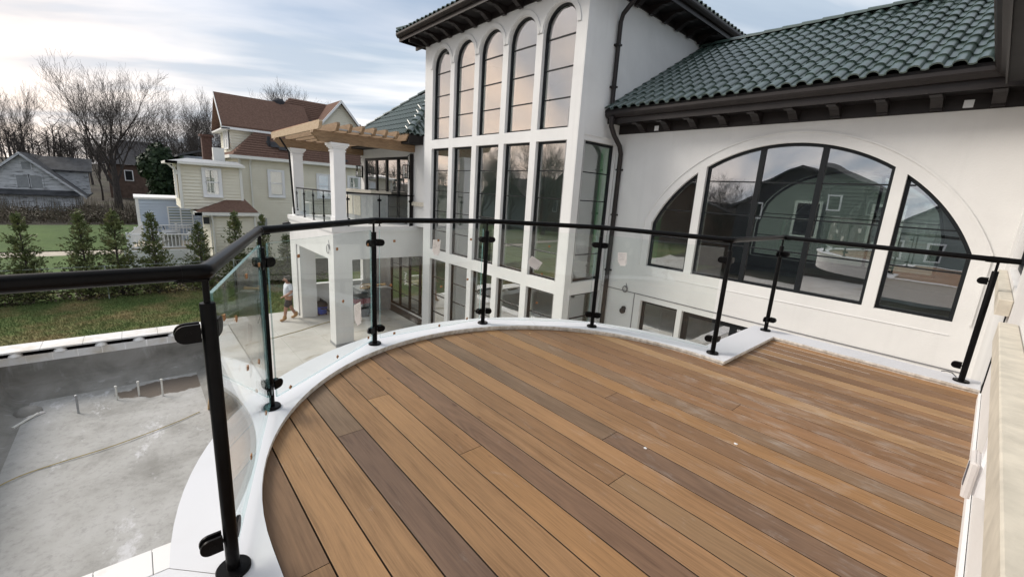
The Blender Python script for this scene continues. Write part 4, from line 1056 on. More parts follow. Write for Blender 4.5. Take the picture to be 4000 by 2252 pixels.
for i, s_, z, a in PADS:
    p, d, n = on_panel(i, s_, z, -1); ra = radians(a); u_ = d * cos(ra) + Vector((0, 0, 1)) * sin(ra); v_ = -d * sin(ra) + Vector((0, 0, 1)) * cos(ra); k = 0.0095
    mb = MB(); mb.prism([tuple(p + u_ * x + v_ * y) for x, y in ((-k, -k), (k, -k), (k, k), (-k, k))], tuple(-n * 0.004)); mb.build('spacer_pad', 'pad_cork', panels[i][0])
# white handwriting on the glass: three short scrawls
for i, s_, z, seed in ((1, 0.86, 0.60, 1), (2, 0.22, 0.56, 2), (3, 0.78, 0.36, 3)):
    p, d, n = on_panel(i, s_, z, -1); r_ = random.Random(seed); mb = MB(); x = 0; path = []
    for k in range(9): path.append(p + Vector((0, 0, 0.055 - 0.013 * k)) + d * (0.010 * (1 if k % 2 else -1) * r_.uniform(0.5, 1.1)))
    mb.tube(path, 0.0024, 5); mb.build('scrawl', 'white_pvc', panels[i][0])
# paper tags: each a thing of its own, bent, with printed lines
def paper(i, s_, z, w, h, tilt, label, side=-1, curl=0.02):
    p, d, n = on_panel(i, s_, z, side); ra = radians(tilt)
    u_ = d * cos(ra) + Vector((0, 0, 1)) * sin(ra); v_ = -d * sin(ra) + Vector((0, 0, 1)) * cos(ra); off_ = n * side
    mb = MB(); N, Mm = 8, 8
    def P(a, b, e=0.0):
        bend = curl * (max(0, abs(a) - 0.25) ** 2 * 1.6 + max(0, 0.2 - b - 0.4) ** 2 * 3.0)
        return p + u_ * (a * w) + v_ * (b * h) + off_ * (0.0015 + bend + e)
    vs = [P(-0.5 + j / N, -0.5 + k / Mm) for k in range(Mm + 1) for j in range(N + 1)]
    fs = [(k * (N + 1) + j, k * (N + 1) + j + 1, (k + 1) * (N + 1) + j + 1, (k + 1) * (N + 1) + j) for k in range(Mm) for j in range(N) if not (k < 2 and j < 2 - k) and not (k < 1 and j > N - 2)]
    mb.add(vs, fs); nv = len(mb.v)
    mb.add([v + off_ * 0.0008 for v in vs], [f[::-1] for f in fs])
    o = single(mb, 'paper_tag', 'paper', p, label, 'paper tag', 'paper tags stuck to the glass panels', 0)
    pr = MB(); r_ = random.Random(i * 7 + int(z * 100))
    for k in range(7):
        y = 0.40 - k * 0.075
        x0, x1 = -0.40, (0.40 if k in (0, 1, 3, 4) else r_.uniform(-0.1, 0.35))
        for a0 in [x0 + (x1 - x0) * q / 6 for q in range(6)]:
            if r_.random() < 0.25: continue
            a1 = a0 + (x1 - x0) / 6 * r_.uniform(0.5, 0.95); t_ = 0.012
            pr.quad(P(a0, y, 0.0018), P(a1, y, 0.0018), P(a1, y + t_, 0.0018), P(a0, y + t_, 0.0018))
    for q in range(9): pr.quad(P(0.40, -0.35 + q * 0.035, 0.0018), P(0.45, -0.35 + q * 0.035, 0.0018), P(0.45, -0.335 + q * 0.035, 0.0018), P(0.40, -0.335 + q * 0.035, 0.0018))
    pr.build('print', 'ink', o)
paper(0, 0.66, 0.60, 0.075, 0.105, -28, 'white paper tag hanging off the first panel, beside the nearest post', 1, 0.10)
paper(1, 0.80, 0.36, 0.085, 0.165, 4, 'tall white paper tag low on the panel in front of the terrace pier')
paper(2, 0.50, 0.81, 0.075, 0.13, -4, 'white paper tag high on the panel, over the edge of the first tower window')
paper(3, 0.42, 0.66, 0.125, 0.095, -30, 'tilted white paper tag on the panel before the tower corner')
paper(4, 0.18, 0.76, 0.085, 0.125, 6, 'white paper tag on the last panel, in front of the blank court wall')
paper(0, 0.60, 0.47, 0.06, 0.10, 10, 'small torn white tag on the first panel, under the hanging tag', 1, 0.05)

# small things on the deck and at the door wall
def chip(x, y, s_, mat, label, z=0.0, h=0.004):
    r_ = random.Random(int(x * 100)); n = 8; ptsc = [(x + s_ * cos(2 * pi * k / n) * r_.uniform(0.6, 1.1), y + 0.6 * s_ * sin(2 * pi * k / n) * r_.uniform(0.6, 1.1), z) for k in range(n)]
    mb = MB(); mb.prism(ptsc, (0, 0, h)); single(mb, 'chip', mat, (x, y, z), label, 'debris', 'crumbs of building waste on the deck')
chip(-1.01, 1.95, 0.011, 'white_pvc', 'white plaster crumb on a dark plank in the middle of the deck')
chip(-0.72, 2.42, 0.012, 'white_pvc', 'white plaster crumb on the deck, the one nearer the house')
chip(-2.75, 2.74, 0.012, 'plywood', 'pale wood chip lying on the deck close to the curved kerb')
ob = thing('outlet_box', (WALLX - 0.02, 2.15, 0.30), 'white outdoor socket box with a torn paper cover on the white wall', 'socket box')
mb = MB(); mb.cbox(WALLX - 0.050, WALLX - 0.001, 2.08, 2.20, 0.38, 0.57, 0.008); mb.build('box', 'white_pvc', ob)
mb = MB(); mb.cbox(WALLX - 0.074, WALLX - 0.051, 2.07, 2.21, 0.365, 0.50, 0.006); mb.build('cover', 'paper', ob)
mb = MB(); mb.box(WALLX - 0.0765, WALLX - 0.0745, 2.09, 2.13, 0.40, 0.48); mb.build('print', 'ink', ob)
mb = MB(); mb.tube([(0.03, 4.99, 0.045), (0.0, 4.97, 0.075), (-0.03, 4.93, 0.088), (-0.06, 4.90, 0.085)], 0.004, 6); single(mb, 'cable_end', 'cable_grey', (0.0, 4.97, 0.045), 'short grey cable end poking up from the kerb by the end post', 'cable', None, 40)
# wires and lamp boxes on the house walls
def coil(p, ax, r, label, turns=2.2):
    mb = MB(); ptsc = []
    for k in range(40):
        a = 2 * pi * turns * k / 39; rr = r * (1 - 0.18 * k / 39)
        ptsc.append((p[0] + rr * cos(a), p[1] - 0.02 - 0.02 * k / 39, p[2] + 1.15 * rr * sin(a)) if ax == 'y' else (p[0] + 0.02, p[1] + rr * cos(a), p[2] + rr * sin(a)))
    ptsc.insert(0, (p[0], p[1], p[2] + r * 2.1) if ax == 'y' else p)
    mb.tube(ptsc, 0.008, 6); single(mb, 'wire_coil', 'cable_grey', p, label, 'wire', 'wire ends hanging out of the walls', 40)
coil((-5.63, WY - 0.002, -0.79), 'y', 0.07, 'thin black wire coiled on the court wall above the dark vent')
coil((-14.35, VY - 0.002, -0.85), 'y', 0.14, 'grey cable coiled on the terrace pier', 1.8)
mb = MB(); mb.tube([(-5.63, WY - 0.001, -1.33), (-5.63, WY - 0.05, -1.33)], 0.07, 16); mb.tube([(-5.60, WY - 0.001, -1.26), (-5.60, WY - 0.06, -1.25)], 0.05, 12); single(mb, 'vent', 'black_rubber', (-5.63, WY, -1.4), 'small round black vent cover on the court wall', 'vent', None, 40)
sc = thing('security_camera', (VL - 0.02, VY - 0.1, -0.45), 'small black security camera on the far corner of the terrace', 'camera')
mb = MB(); mb.tube([(VL + 0.15, VY - 0.045, -0.40), (VL - 0.02, VY - 0.22, -0.46)], 0.055, 10); mb.build('body', 'black_rubber', sc, 40)
mb = MB(); mb.tube([(VL + 0.2, VY + 0.0, -0.42), (VL + 0.12, VY - 0.06, -0.40)], 0.03, 8); mb.build('bracket', 'black_rubber', sc)

# ================================================================== pergola on the terrace of the wing
pg = thing('pergola', (-16.5, 5.8, -0.07), 'brown timber pergola on white square columns over the far terrace', 'pergola')
for cx_ in (-14.12, -18.62):
    cm = MB(); y0 = 4.78; w_ = 0.36
    cm.cbox(cx_ - w_ / 2, cx_ + w_ / 2, y0, y0 + w_, -0.07, 2.32, 0.006); cm.box(cx_ - w_ / 2 - 0.02, cx_ + w_ / 2 + 0.02, y0 - 0.02, y0 + w_ + 0.02, -0.07, 0.22)
    co = cm.build('column', 'white_trim', pg)
    cp = MB()
    for z0, z1, e in ((2.24, 2.28, 0.022), (2.321, 2.37, 0.03), (2.371, 2.42, 0.065), (2.421, 2.49, 0.10)): cp.box(cx_ - w_ / 2 - e, cx_ + w_ / 2 + e, y0 - e, y0 + w_ + e, z0, z1)
    cp.build('capital', 'white_trim', co)
    bm_ = MB()
    for s_ in (-0.09, 0.05):
        pr = [(4.22, 2.80), (4.20, 2.72), (4.42, 2.50), (7.58, 2.50), (7.58, 2.80)]
        bm_.prism([(cx_ + s_, y, z) for y, z in pr], (0.04 + 0.06, 0, 0))
    bm_.build('beam', 'pergola_timber', pg)
for k in range(8):
    y = 4.40 + 0.38 * k if k else 4.28
    rf_ = MB(); x1 = -13.42; x0 = -19.2
    pr = [(x0 + 0.02, 2.98), (x0, 2.92), (x0 + 0.25, 2.801), (x1 - 0.25, 2.801), (x1, 2.93), (x1 - 0.02, 2.99)]
    pr = [(x0, 3.02), (x0 + 0.10, 2.801), (x1 - 0.16, 2.801), (x1, 2.98), (x1 - 0.05, 3.04)]
    rf_.prism([(x, y - 0.045, z) for x, z in pr], (0, 0.09, 0)); ro = rf_.build('rafter', 'pergola_light' if k == 0 else 'pergola_timber', pg)
    if k == 0:
        fl = MB(); fl.box(x0 + 0.15, x1 - 0.3, y - 0.02, y + 0.02, 3.041, 3.05); fl.build('flashing', 'copper', ro)
for k in range(5):
    pn_ = MB(); y = 4.78 + 0.38 * k; pn_.box(-13.72, -13.60, y + 0.05, y + 0.33, 2.84, 2.88); pn_.build('roof_panel', 'steel', pg)
dr = MB(); dr.tube([(-18.2, 4.30, 2.80), (-18.2, 4.60, 2.3), (-18.2, 4.68, 0.0)], 0.035, 8); dr.build('downpipe', 'bronze_dark', pg)
# balcony railing over there
br = thing('balcony_railing', (-14.0, 6.2, -0.07), 'thin black railing with glass on the far pergola terrace', 'railing')
P2 = [(-18.45, 4.86), (-17.5, 4.86), (-16.4, 4.86), (-15.28, 4.86), (-14.40, 4.86)]; P3 = [(-14.0, 5.2), (-14.0, 6.28), (-14.0, 7.45)]
for L in (P2, P3):
    for (x, y) in L:
        mb = MB(); mb.lathe((x, y, -0.074), [(0.05, 0), (0.05, 0.015), (0.022, 0.016), (0.022, 0.95), (0.012, 0.951), (0.012, 1.05)], 10); o = mb.build('post', 'black_paint', br, 40)
        mb = MB()
        for z in (0.16, 0.80):
            if L is P2: mb.cbox(x - 0.07, x + 0.07, y - 0.02, y + 0.02, z - 0.03, z + 0.03, 0.004)
            else: mb.cbox(x - 0.02, x + 0.02, y - 0.07, y + 0.07, z - 0.03, z + 0.03, 0.004)
        mb.build('clamp', 'black_paint', o)
    for a, b in zip(L[:-1], L[1:]):
        d = (Vector((*b, 0)) - Vector((*a, 0))).normalized(); n = Vector((-d.y, d.x, 0)) * 0.006; A_ = Vector((*a, 0.03)) + d * 0.05; B_ = Vector((*b, 0.03)) - d * 0.05
        mb = MB(); mb.prism([tuple(A_ - n), tuple(B_ - n), tuple(B_ + n), tuple(A_ + n)], (0, 0, 0.9)); mb.build('glass_panel', 'rail_glass', br)
    a, b = L[0], L[-1]; d = (Vector((*b, 0)) - Vector((*a, 0))).normalized()
    mb = MB(); mb.tube([Vector((*a, 1.0)) - d * 0.06, Vector((*b, 1.0)) + d * 0.12], 0.025, 10); mb.build('handrail', 'black_paint', br, 40)
# built-in counter on that terrace
kt = thing('terrace_counter', (-17.0, 6.9, -0.07), 'beige stone outdoor counter on the pergola terrace', 'counter')
mb = MB(); mb.box(-18.6, -15.3, 6.6, 7.2, -0.07, 0.98); mb.build('cabinet', 'counter_grey', kt); mb = MB(); mb.cbox(-18.7, -15.2, 6.5, 7.3, 0.981, 1.08, 0.01); mb.build('worktop', 'stone_beige', kt)
for a, b in ((-17.9, -17.2), (-17.1, -16.4)):
    mb = MB(); mb.box(a, b, 6.585, 6.599, 0.1, 0.85); mb.build('door', 'stone_beige', kt)
# wall lanterns
def lantern(x, y, z, label):
    t_ = thing('wall_lantern', (x, y, z), label, 'lantern', 'wall lanterns beside the folding doors')
    mb = MB(); mb.box(x - 0.06, x + 0.06, y - 0.03, y - 0.001, z - 0.05, z + 0.45); mb.build('back_plate', 'black_paint', t_)
    mb = MB(); w_ = 0.085; yy = y - 0.16; fr = 0.012
    for sx in (-1, 1):
        for sy in (-1, 1): mb.box(x + sx * w_ - fr, x + sx * w_ + fr, yy + sy * w_ - fr, yy + sy * w_ + fr, z, z + 0.42)
    mb.box(x - w_ - fr, x + w_ + fr, yy - w_ - fr, yy + w_ + fr, z + 0.421, z + 0.45); mb.box(x - w_ - fr, x + w_ + fr, yy - w_ - fr, yy + w_ + fr, z - 0.03, z - 0.001); mb.box(x - 0.015, x + 0.015, yy + w_, y - 0.03, z + 0.20, z + 0.23); mb.build('frame', 'black_paint', t_)
    mb = MB(); mb.box(x - w_ + 0.013, x + w_ - 0.013, yy - w_ - 0.004, yy - w_ + 0.004, z + 0.002, z + 0.418); mb.build('pane', 'window_glass', t_)
    mb = MB(); mb.tube([(x, yy, z), (x, yy, z + 0.14)], 0.02, 8); mb.build('bulb', 'cream_trim', t_, 40)
    mb = MB(); mb.tube([(x + 0.03, y - 0.03, z + 0.45), (x + 0.05, y - 0.12, z + 0.62), (x, y - 0.10, z + 0.75), (x - 0.03, y - 0.02, z + 0.80)], 0.012, 6); mb.build('cable', 'black_rubber', t_, 40)
lantern(-14.33, UW, 1.62, 'black glass wall lantern on the wall strip next to the tower')
lantern(-18.62, UW, 1.62, 'black glass wall lantern at the far side of the folding doors')

# ================================================================== on the patio and in the pool
tb = thing('work_counter', (-18.3, 7.5, ZG), 'grey work counter under the terrace with wood scraps on it', 'counter')
mb = MB(); mb.box(-18.6, -17.4, 7.0, 8.3, ZG, -3.22); mb.build('cabinet', 'counter_grey', tb); mb = MB(); mb.box(-18.65, -17.35, 6.95, 8.35, -3.219, -3.17); mb.build('worktop', 'counter_grey', tb)
mb = MB(); mb.box(-17.395, -17.38, 7.2, 7.6, -4.0, -3.4); mb.build('door', 'black_rubber', tb)
rw = random.Random(4); zz = -3.169
for k in range(9):
    L = rw.uniform(0.4, 0.9); w_ = rw.uniform(0.06, 0.12); a = rw.uniform(-0.5, 0.5) + pi / 2; c = Vector((rw.uniform(-17.9, -17.55), rw.uniform(7.3, 8.0), zz))
    d = Vector((cos(a), sin(a), 0)); n = Vector((-d.y, d.x, 0)); mb = MB(); mb.prism([tuple(c - d * L / 2 - n * w_ / 2), tuple(c + d * L / 2 - n * w_ / 2), tuple(c + d * L / 2 + n * w_ / 2), tuple(c - d * L / 2 + n * w_ / 2)], (0, 0, 0.022))
    single(mb, 'wood_scrap', 'plywood', tuple(c), 'pale wood offcut in the heap on the grey work counter', 'wood scrap', 'wood offcuts heaped on the work counter'); zz += 0.0225
vc = thing('wet_vacuum', (-18.0, 5.5, ZG), 'blue and black wet vacuum standing on the patio under the terrace', 'vacuum cleaner')
mb = MB(); mb.lathe((-18.0, 5.5, ZG), [(0.17, 0.03), (0.20, 0.06), (0.23, 0.34), (0.235, 0.36), (0.22, 0.365)], 18); mb.build('drum', 'blue_plastic', vc, 40)
mb = MB(); mb.lathe((-18.0, 5.5, ZG), [(0.235, 0.366), (0.24, 0.42), (0.20, 0.52), (0.12, 0.58), (0.05, 0.60)], 18); mb.box(-18.16, -17.84, 5.47, 5.53, ZG + 0.58, ZG + 0.66); mb.build('motor_head', 'black_rubber', vc, 40)
mb = MB(); mb.tube([(-17.8, 5.4, ZG + 0.3), (-17.5, 5.5, ZG + 0.35), (-17.4, 5.8, ZG + 0.12), (-17.7, 6.0, ZG + 0.03), (-18.2, 5.95, ZG + 0.05)], 0.025, 8); mb.build('hose', 'black_rubber', vc, 40)
for a in range(4):
    mb = MB(); mb.tube([(-18.0 + 0.2 * cos(a * pi / 2 + 0.7), 5.5 + 0.2 * sin(a * pi / 2 + 0.7) - 0.02, ZG + 0.03), (-18.0 + 0.2 * cos(a * pi / 2 + 0.7), 5.5 + 0.2 * sin(a * pi / 2 + 0.7) + 0.02, ZG + 0.03)], 0.03, 10); mb.build('wheel', 'black_rubber', vc)
sw = thing('table_saw', (-17.0, 6.8, ZG), 'red and black table saw on a folding stand under the terrace', 'saw')
mb = MB(); mb.cbox(-17.3, -16.75, 6.5, 7.15, ZG + 0.58, ZG + 0.84, 0.02); mb.build('body', 'red_plastic', sw); mb = MB(); mb.cbox(-17.4, -16.65, 6.42, 7.22, ZG + 0.841, ZG + 0.875, 0.005); mb.build('table', 'black_rubber', sw)
for x, y, u2, v2 in ((-17.3, 6.5, 0.15, 0.1), (-16.75, 6.5, -0.15, 0.1), (-17.3, 7.15, 0.15, -0.1), (-16.75, 7.15, -0.15, -0.1)):
    mb = MB(); mb.tube([(x - u2, y - v2, ZG), (x + u2 * 0.3, y + v2 * 0.3, ZG + 0.58)], 0.02, 8); mb.build('leg', 'black_paint', sw)
mb = MB(); mb.lathe((-17.0, 6.9, ZG), [(0.25, 0.0), (0.27, 0.1), (0.26, 0.28), (0.15, 0.34)], 14); single(mb, 'waste_sack', 'black_rubber', (-17.0, 6.9, ZG), 'black waste sack slumped below the table saw', 'sack', None, 50)
def cord(pts_, r, label):
    # smooth wandering path
    out = []
    for i in range(len(pts_) - 1):
        p0 = Vector(pts_[max(i - 1, 0)]); p1 = Vector(pts_[i]); p2 = Vector(pts_[i + 1]); p3 = Vector(pts_[min(i + 2, len(pts_) - 1)])
        for k in range(8):
            t_ = k / 8; out.append(0.5 * ((2 * p1) + (p2 - p0) * t_ + (2 * p0 - 5 * p1 + 4 * p2 - p3) * t_ ** 2 + (3 * p1 - p0 - 3 * p2 + p3) * t_ ** 3))
    out.append(Vector(pts_[-1])); mb = MB(); mb.tube(out, r, 6); return single(mb, 'extension_cord', 'cord_yellow', tuple(out[0]), label, 'cord', 'yellow extension cords', 40)
z_ = ZG + 0.012
cord([(-15.6, 2.3, z_), (-15.8, 2.9, z_), (-15.97, 3.44, z_), (-16.1, 3.75, z_), (-16.21, 4.08, z_), (-16.5, 4.7, z_), (-16.77, 5.38, z_), (-16.9, 6.3, z_)], 0.011, 'yellow extension cord snaking over the pale patio slabs')
z_ = PF + 0.03
cord([(-13.1, -2.85, z_), (-13.35, -2.5, z_), (-13.5, -1.91, z_), (-13.62, -1.2, z_), (-13.78, -0.65, z_), (-14.1, 0.2, z_), (-14.45, 0.85, z_)], 0.012, 'yellow extension cord lying across the empty pool floor')
for x, y, hgt, mat, lb in ((-16.25, -1.80, 0.50, 'galvanised', 'dark pipe stub standing alone on the pool floor'), (-16.65, -0.99, 0.40, 'pvc_pipe', 'white capped pipe stub at the edge of the damp patch in the pool'), (-16.65, -0.48, 0.42, 'pvc_pipe', 'white capped pipe stub in the middle of the damp pool patch'), (-16.23, 0.08, 0.52, 'pvc_pipe', 'thin white pipe stub, last of the row towards the patio')):
    t_ = thing('pipe_stub', (x, y, PF), lb, 'pipe', 'pipe stubs rising from the pool floor')
    mb = MB(); mb.tube([(x, y, PF - 0.05), (x - 0.02, y + 0.01, PF + hgt)], 0.026, 10); mb.build('pipe', mat, t_, 40)
    mb = MB(); mb.lathe((x - 0.02, y + 0.01, PF + hgt), [(0.034, 0), (0.035, 0.05), (0.02, 0.06)], 10); mb.build('cap', mat, t_, 40)
def board(p, q, w_, h_, mat, name, label, cat, grp=None):
    p, q = Vector(p), Vector(q); d = (q - p).normalized(); n = d.cross(Vector((0, 0, 1))).normalized() * w_ / 2; mb = MB(); mb.prism([tuple(p - n), tuple(q - n), tuple(q + n), tuple(p + n)], (0, 0, h_)); single(mb, name, mat, tuple(p), label, cat, grp)
board((-16.1, -3.02, PF + 0.01), (-16.75, -2.62, PF + 0.03), 0.07, 0.03, 'pvc_pipe', 'pipe_offcut', 'white pipe offcut lying in the far corner of the pool', 'pipe')
board((-16.6, -2.80, PF + 0.005), (-16.85, -2.55, PF + 0.005), 0.16, 0.02, 'paper', 'paper_scrap', 'white paper scrap on the pool floor by the corner', 'paper')
mb = MB(); mb.lathe((-17.0, -2.85, PF), [(0.30, 0.0), (0.28, 0.06), (0.16, 0.16), (0.05, 0.19)], 9); single(mb, 'rubble_heap', 'pool_wall_plaster', (-17.0, -2.85, PF), 'small grey heap of rubble in the pool corner', 'rubble', None, 60)
# stepping frame of pale boards leaning in the pool by the patio edge
for k, yy in enumerate((1.05, 1.22)):
    mb = MB(); mb.prism([(-14.6, yy, PF), (-14.5, yy, PF), (-13.5, yy + 0.05, ZG - 0.2), (-13.6, yy + 0.05, ZG - 0.2)], (0, 0.09, 0)); single(mb, 'leaning_board', 'plywood', (-14.5, yy, PF), ('pale board leaning on the pool wall, the one farther out', 'pale board leaning on the pool wall, the one by the tiles')[k], 'board', 'boards leaning in the pool')

# ================================================================== the person on the patio
def skin_body(name, verts, edges, mat, parent, root=0, sub=2, off=(0, 0, 0)):
    me = bpy.data.meshes.new(name); me.from_pydata([v[:3] for v in verts], edges, []); o = bpy.data.objects.new(name, me); COL.objects.link(o)
    o.modifiers.new('skin', 'SKIN'); o.modifiers['skin'].use_smooth_shade = True
    sv = me.skin_vertices[0].data
    for i, v in enumerate(verts): sv[i].radius = v[3] if isinstance(v[3], tuple) else (v[3], v[3]); sv[i].use_root = (i == root)
    mo = o.modifiers.new('sub', 'SUBSURF'); mo.levels = sub; mo.render_levels = sub
    me.materials.append(MATS[mat]); o.parent = parent; return o
# he walks towards -y (to the left), forearm across the belly
pe = thing('person', (-17.85, 4.22, ZG), 'person in white T-shirt, dark shorts and tan boots walking across the patio', 'person')
# local frame: front = -y, his left hand side = -x ... z up
V = [(0, 0, 0.92, (0.15, 0.12)), (0, -0.01, 1.06, (0.165, 0.15)), (0, 0.0, 1.22, (0.17, 0.135)), (0, 0.02, 1.38, (0.165, 0.11)), (0, 0.0, 1.47, (0.065, 0.062)), (0, -0.03, 1.53, (0.058, 0.06)), (0, -0.05, 1.60, (0.078, 0.095)), (0, -0.04, 1.69, (0.070, 0.085)),
     (0.19, 0.02, 1.40, 0.062), (0.24, 0.05, 1.16, 0.050), (0.20, -0.14, 1.02, 0.042), (0.15, -0.22, 0.98, 0.034),
     (-0.19, 0.03, 1.40, 0.062), (-0.25, 0.06, 1.15, 0.050), (-0.22, -0.02, 0.92, 0.040), (-0.21, -0.05, 0.83, 0.034),
     (0.10, -0.02, 0.84, 0.095), (0.11, -0.13, 0.50, 0.068), (0.11, -0.16, 0.30, 0.055), (0.11, -0.18, 0.10, 0.045), (0.11, -0.30, 0.045, 0.042),
     (-0.10, 0.02, 0.84, 0.095), (-0.11, 0.06, 0.50, 0.068), (-0.11, 0.16, 0.30, 0.055), (-0.11, 0.24, 0.12, 0.045), (-0.11, 0.14, 0.05, 0.042)]
E_ = [(0, 1), (1, 2), (2, 3), (3, 4), (4, 5), (5, 6), (6, 7), (3, 8), (8, 9), (9, 10), (10, 11), (3, 12), (12, 13), (13, 14), (14, 15), (0, 16), (16, 17), (17, 18), (18, 19), (19, 20), (0, 21), (21, 22), (22, 23), (23, 24), (24, 25)]
skin_body('body', V, E_, 'skin', pe)
g_ = 0.022
def grown(idx, k): return [(V[i][0], V[i][1], V[i][2], tuple(r + k for r in (V[i][3] if isinstance(V[i][3], tuple) else (V[i][3],) * 2))) for i in idx]
shirt = [(0, 0.0, 0.90, (0.185, 0.155))] + grown([1, 2, 3], g_) + [(0, 0.01, 1.45, (0.085, 0.085))] + [(0.19, 0.02, 1.40, 0.085), (0.235, 0.045, 1.21, 0.078), (-0.19, 0.03, 1.40, 0.085), (-0.245, 0.055, 1.20, 0.078)]
skin_body('shirt', shirt, [(0, 1), (1, 2), (2, 3), (3, 4), (3, 5), (5, 6), (3, 7), (7, 8)], 'fabric_white', pe)
shorts = [(0, 0.0, 0.97, (0.165, 0.14)), (0, 0.0, 0.88, (0.17, 0.14)), (0.10, -0.03, 0.80, 0.118), (0.11, -0.12, 0.52, 0.098), (-0.10, 0.02, 0.80, 0.118), (-0.11, 0.06, 0.52, 0.098)]
skin_body('shorts', shorts, [(0, 1), (1, 2), (2, 3), (1, 4), (4, 5)], 'fabric_dark', pe)
for s_, (x, y, zt) in (('a', (0.11, -0.18, 0.0)), ('b', (-0.11, 0.24, 0.0))):
    z0 = 0.0 if s_ == 'a' else 0.035
    skin_body('boot', [(x, y + 0.0, 0.24 + z0, (0.062, 0.062)), (x, y, 0.10 + z0, (0.058, 0.062)), (x, y - 0.05, 0.055 + z0 * 0.7, (0.055, 0.052)), (x, y - 0.17, 0.045, (0.052, 0.042)), (x, y + 0.04, 0.05 + z0, (0.05, 0.045))], [(0, 1), (1, 2), (2, 3), (1, 4)], 'leather_tan', pe)
skin_body('hair', [(0, -0.02, 1.655, (0.085, 0.10)), (0, -0.035, 1.735, (0.075, 0.088)), (0, 0.03, 1.62, (0.07, 0.06))], [(0, 1), (0, 2)], 'hair', pe)
mb = MB(); o_ = OFF[pe.name]
for sx in (-1, 1): mb.lathe((o_.x + sx * 0.03, o_.y - 0.135, o_.z + 1.625), [(0.004, 0), (0.011, 0.006), (0.004, 0.012)], 8)
mb.box(o_.x - 0.028, o_.x + 0.028, o_.y - 0.137, o_.y - 0.128, o_.z + 1.545, o_.z + 1.553); mb.build('face_features', 'hair', pe)
mb = MB(); mb.tube([(o_.x, o_.y - 0.125, o_.z + 1.62), (o_.x, o_.y - 0.158, o_.z + 1.585), (o_.x, o_.y - 0.13, o_.z + 1.575)], [0.010, 0.016, 0.010], 8); mb.build('nose', 'skin', pe, 60)
for hx, hy, hz, dy, dz in ((0.15, -0.23, 0.975, -1, -0.3), (-0.21, -0.06, 0.80, -0.25, -1)):
    for k in range(4):
        mb = MB(); bx_ = o_.x + hx + (k - 1.5) * 0.018; l1 = (0.038, 0.045, 0.042, 0.032)[k]
        mb.tube([(bx_, o_.y + hy, o_.z + hz), (bx_, o_.y + hy + dy * l1, o_.z + hz + dz * l1), (bx_ * 1, o_.y + hy + dy * l1 * 1.5 + 0.012, o_.z + hz + dz * l1 * 1.5 - 0.018)], [0.010, 0.009, 0.007], 6); mb.build('finger', 'skin', pe, 60)
    mb = MB(); mb.tube([(o_.x + hx + 0.03, o_.y + hy + 0.02, o_.z + hz + 0.02), (o_.x + hx + 0.055, o_.y + hy - 0.005, o_.z + hz), (o_.x + hx + 0.05, o_.y + hy - 0.03, o_.z + hz - 0.015)], [0.012, 0.010, 0.008], 6); mb.build('thumb', 'skin', pe, 60)
pe.scale = (1.12, 1.12, 1.02)

# ================================================================== the neighbour's cream house
def siding_x(mb, x, y0, y1, z0, z1, pitch=0.17, sg=1):
    """lapped boards on a wall facing +x (sg=1)"""
    z = z0
    while z < z1 - 1e-6:
        zt = min(z + pitch, z1)
        mb.quad((x + sg * 0.065, y0, z), (x + sg * 0.065, y1, z), (x + sg * 0.008, y1, zt), (x + sg * 0.008, y0, zt))
        mb.quad((x, y0, z), (x, y1, z), (x + sg * 0.065, y1, z), (x + sg * 0.065, y0, z)); z = zt
def siding_y(mb, y, x0, x1, z0, z1, pitch=0.17, sg=-1):
    z = z0
    while z < z1 - 1e-6:
        zt = min(z + pitch, z1)
        mb.quad((x0, y + sg * 0.022, z), (x1, y + sg * 0.022, z), (x1, y + sg * 0.002, zt), (x0, y + sg * 0.002, zt))
        mb.quad((x0, y, z), (x1, y, z), (x1, y + sg * 0.022, z), (x0, y + sg * 0.022, z)); z = zt
def sash_x(par, x, y0, y1, z0, z1, trim='white_trim', pane='curtain', sg=1):
    """double-hung window proud of a wall facing +x: casing > sash, pane, sill"""
    x = x + sg * 0.06
    b = MB(); t_ = 0.13
    b.box(x + sg * 0.02, x + sg * 0.07, y0 - t_, y0, z0 - t_, z1 + t_); b.box(x + sg * 0.02, x + sg * 0.07, y1, y1 + t_, z0 - t_, z1 + t_); b.box(x + sg * 0.02, x + sg * 0.068, y0, y1, z1, z1 + t_); b.box(x + sg * 0.02, x + sg * 0.068, y0, y1, z0 - t_, z0)
    w_ = b.build('window', trim, par); zm = (z0 + z1) / 2
    b = MB(); b.box(x + sg * 0.025, x + sg * 0.05, y0, y1, zm - 0.03, zm + 0.03); b.box(x + sg * 0.025, x + sg * 0.05, y0, y0 + 0.04, z0, z1); b.box(x + sg * 0.025, x + sg * 0.05, y1 - 0.04, y1, z0, z1); b.build('sash', trim, w_)
    b = MB(); b.box(x + sg * 0.001, x + sg * 0.012, y0 + 0.041, y1 - 0.041, z0, z1); b.build('curtain', pane, w_)
    b = MB(); b.box(x + sg * 0.018, x + sg * 0.024, y0 + 0.041, y1 - 0.041, z0, z1); b.build('pane', 'window_glass', w_)
    b = MB(); b.box(x + sg * 0.02, x + sg * 0.11, y0 - t_ - 0.02, y1 + t_ + 0.02, z0 - t_ - 0.05, z0 - t_); b.build('sill', trim, w_)
    return w_
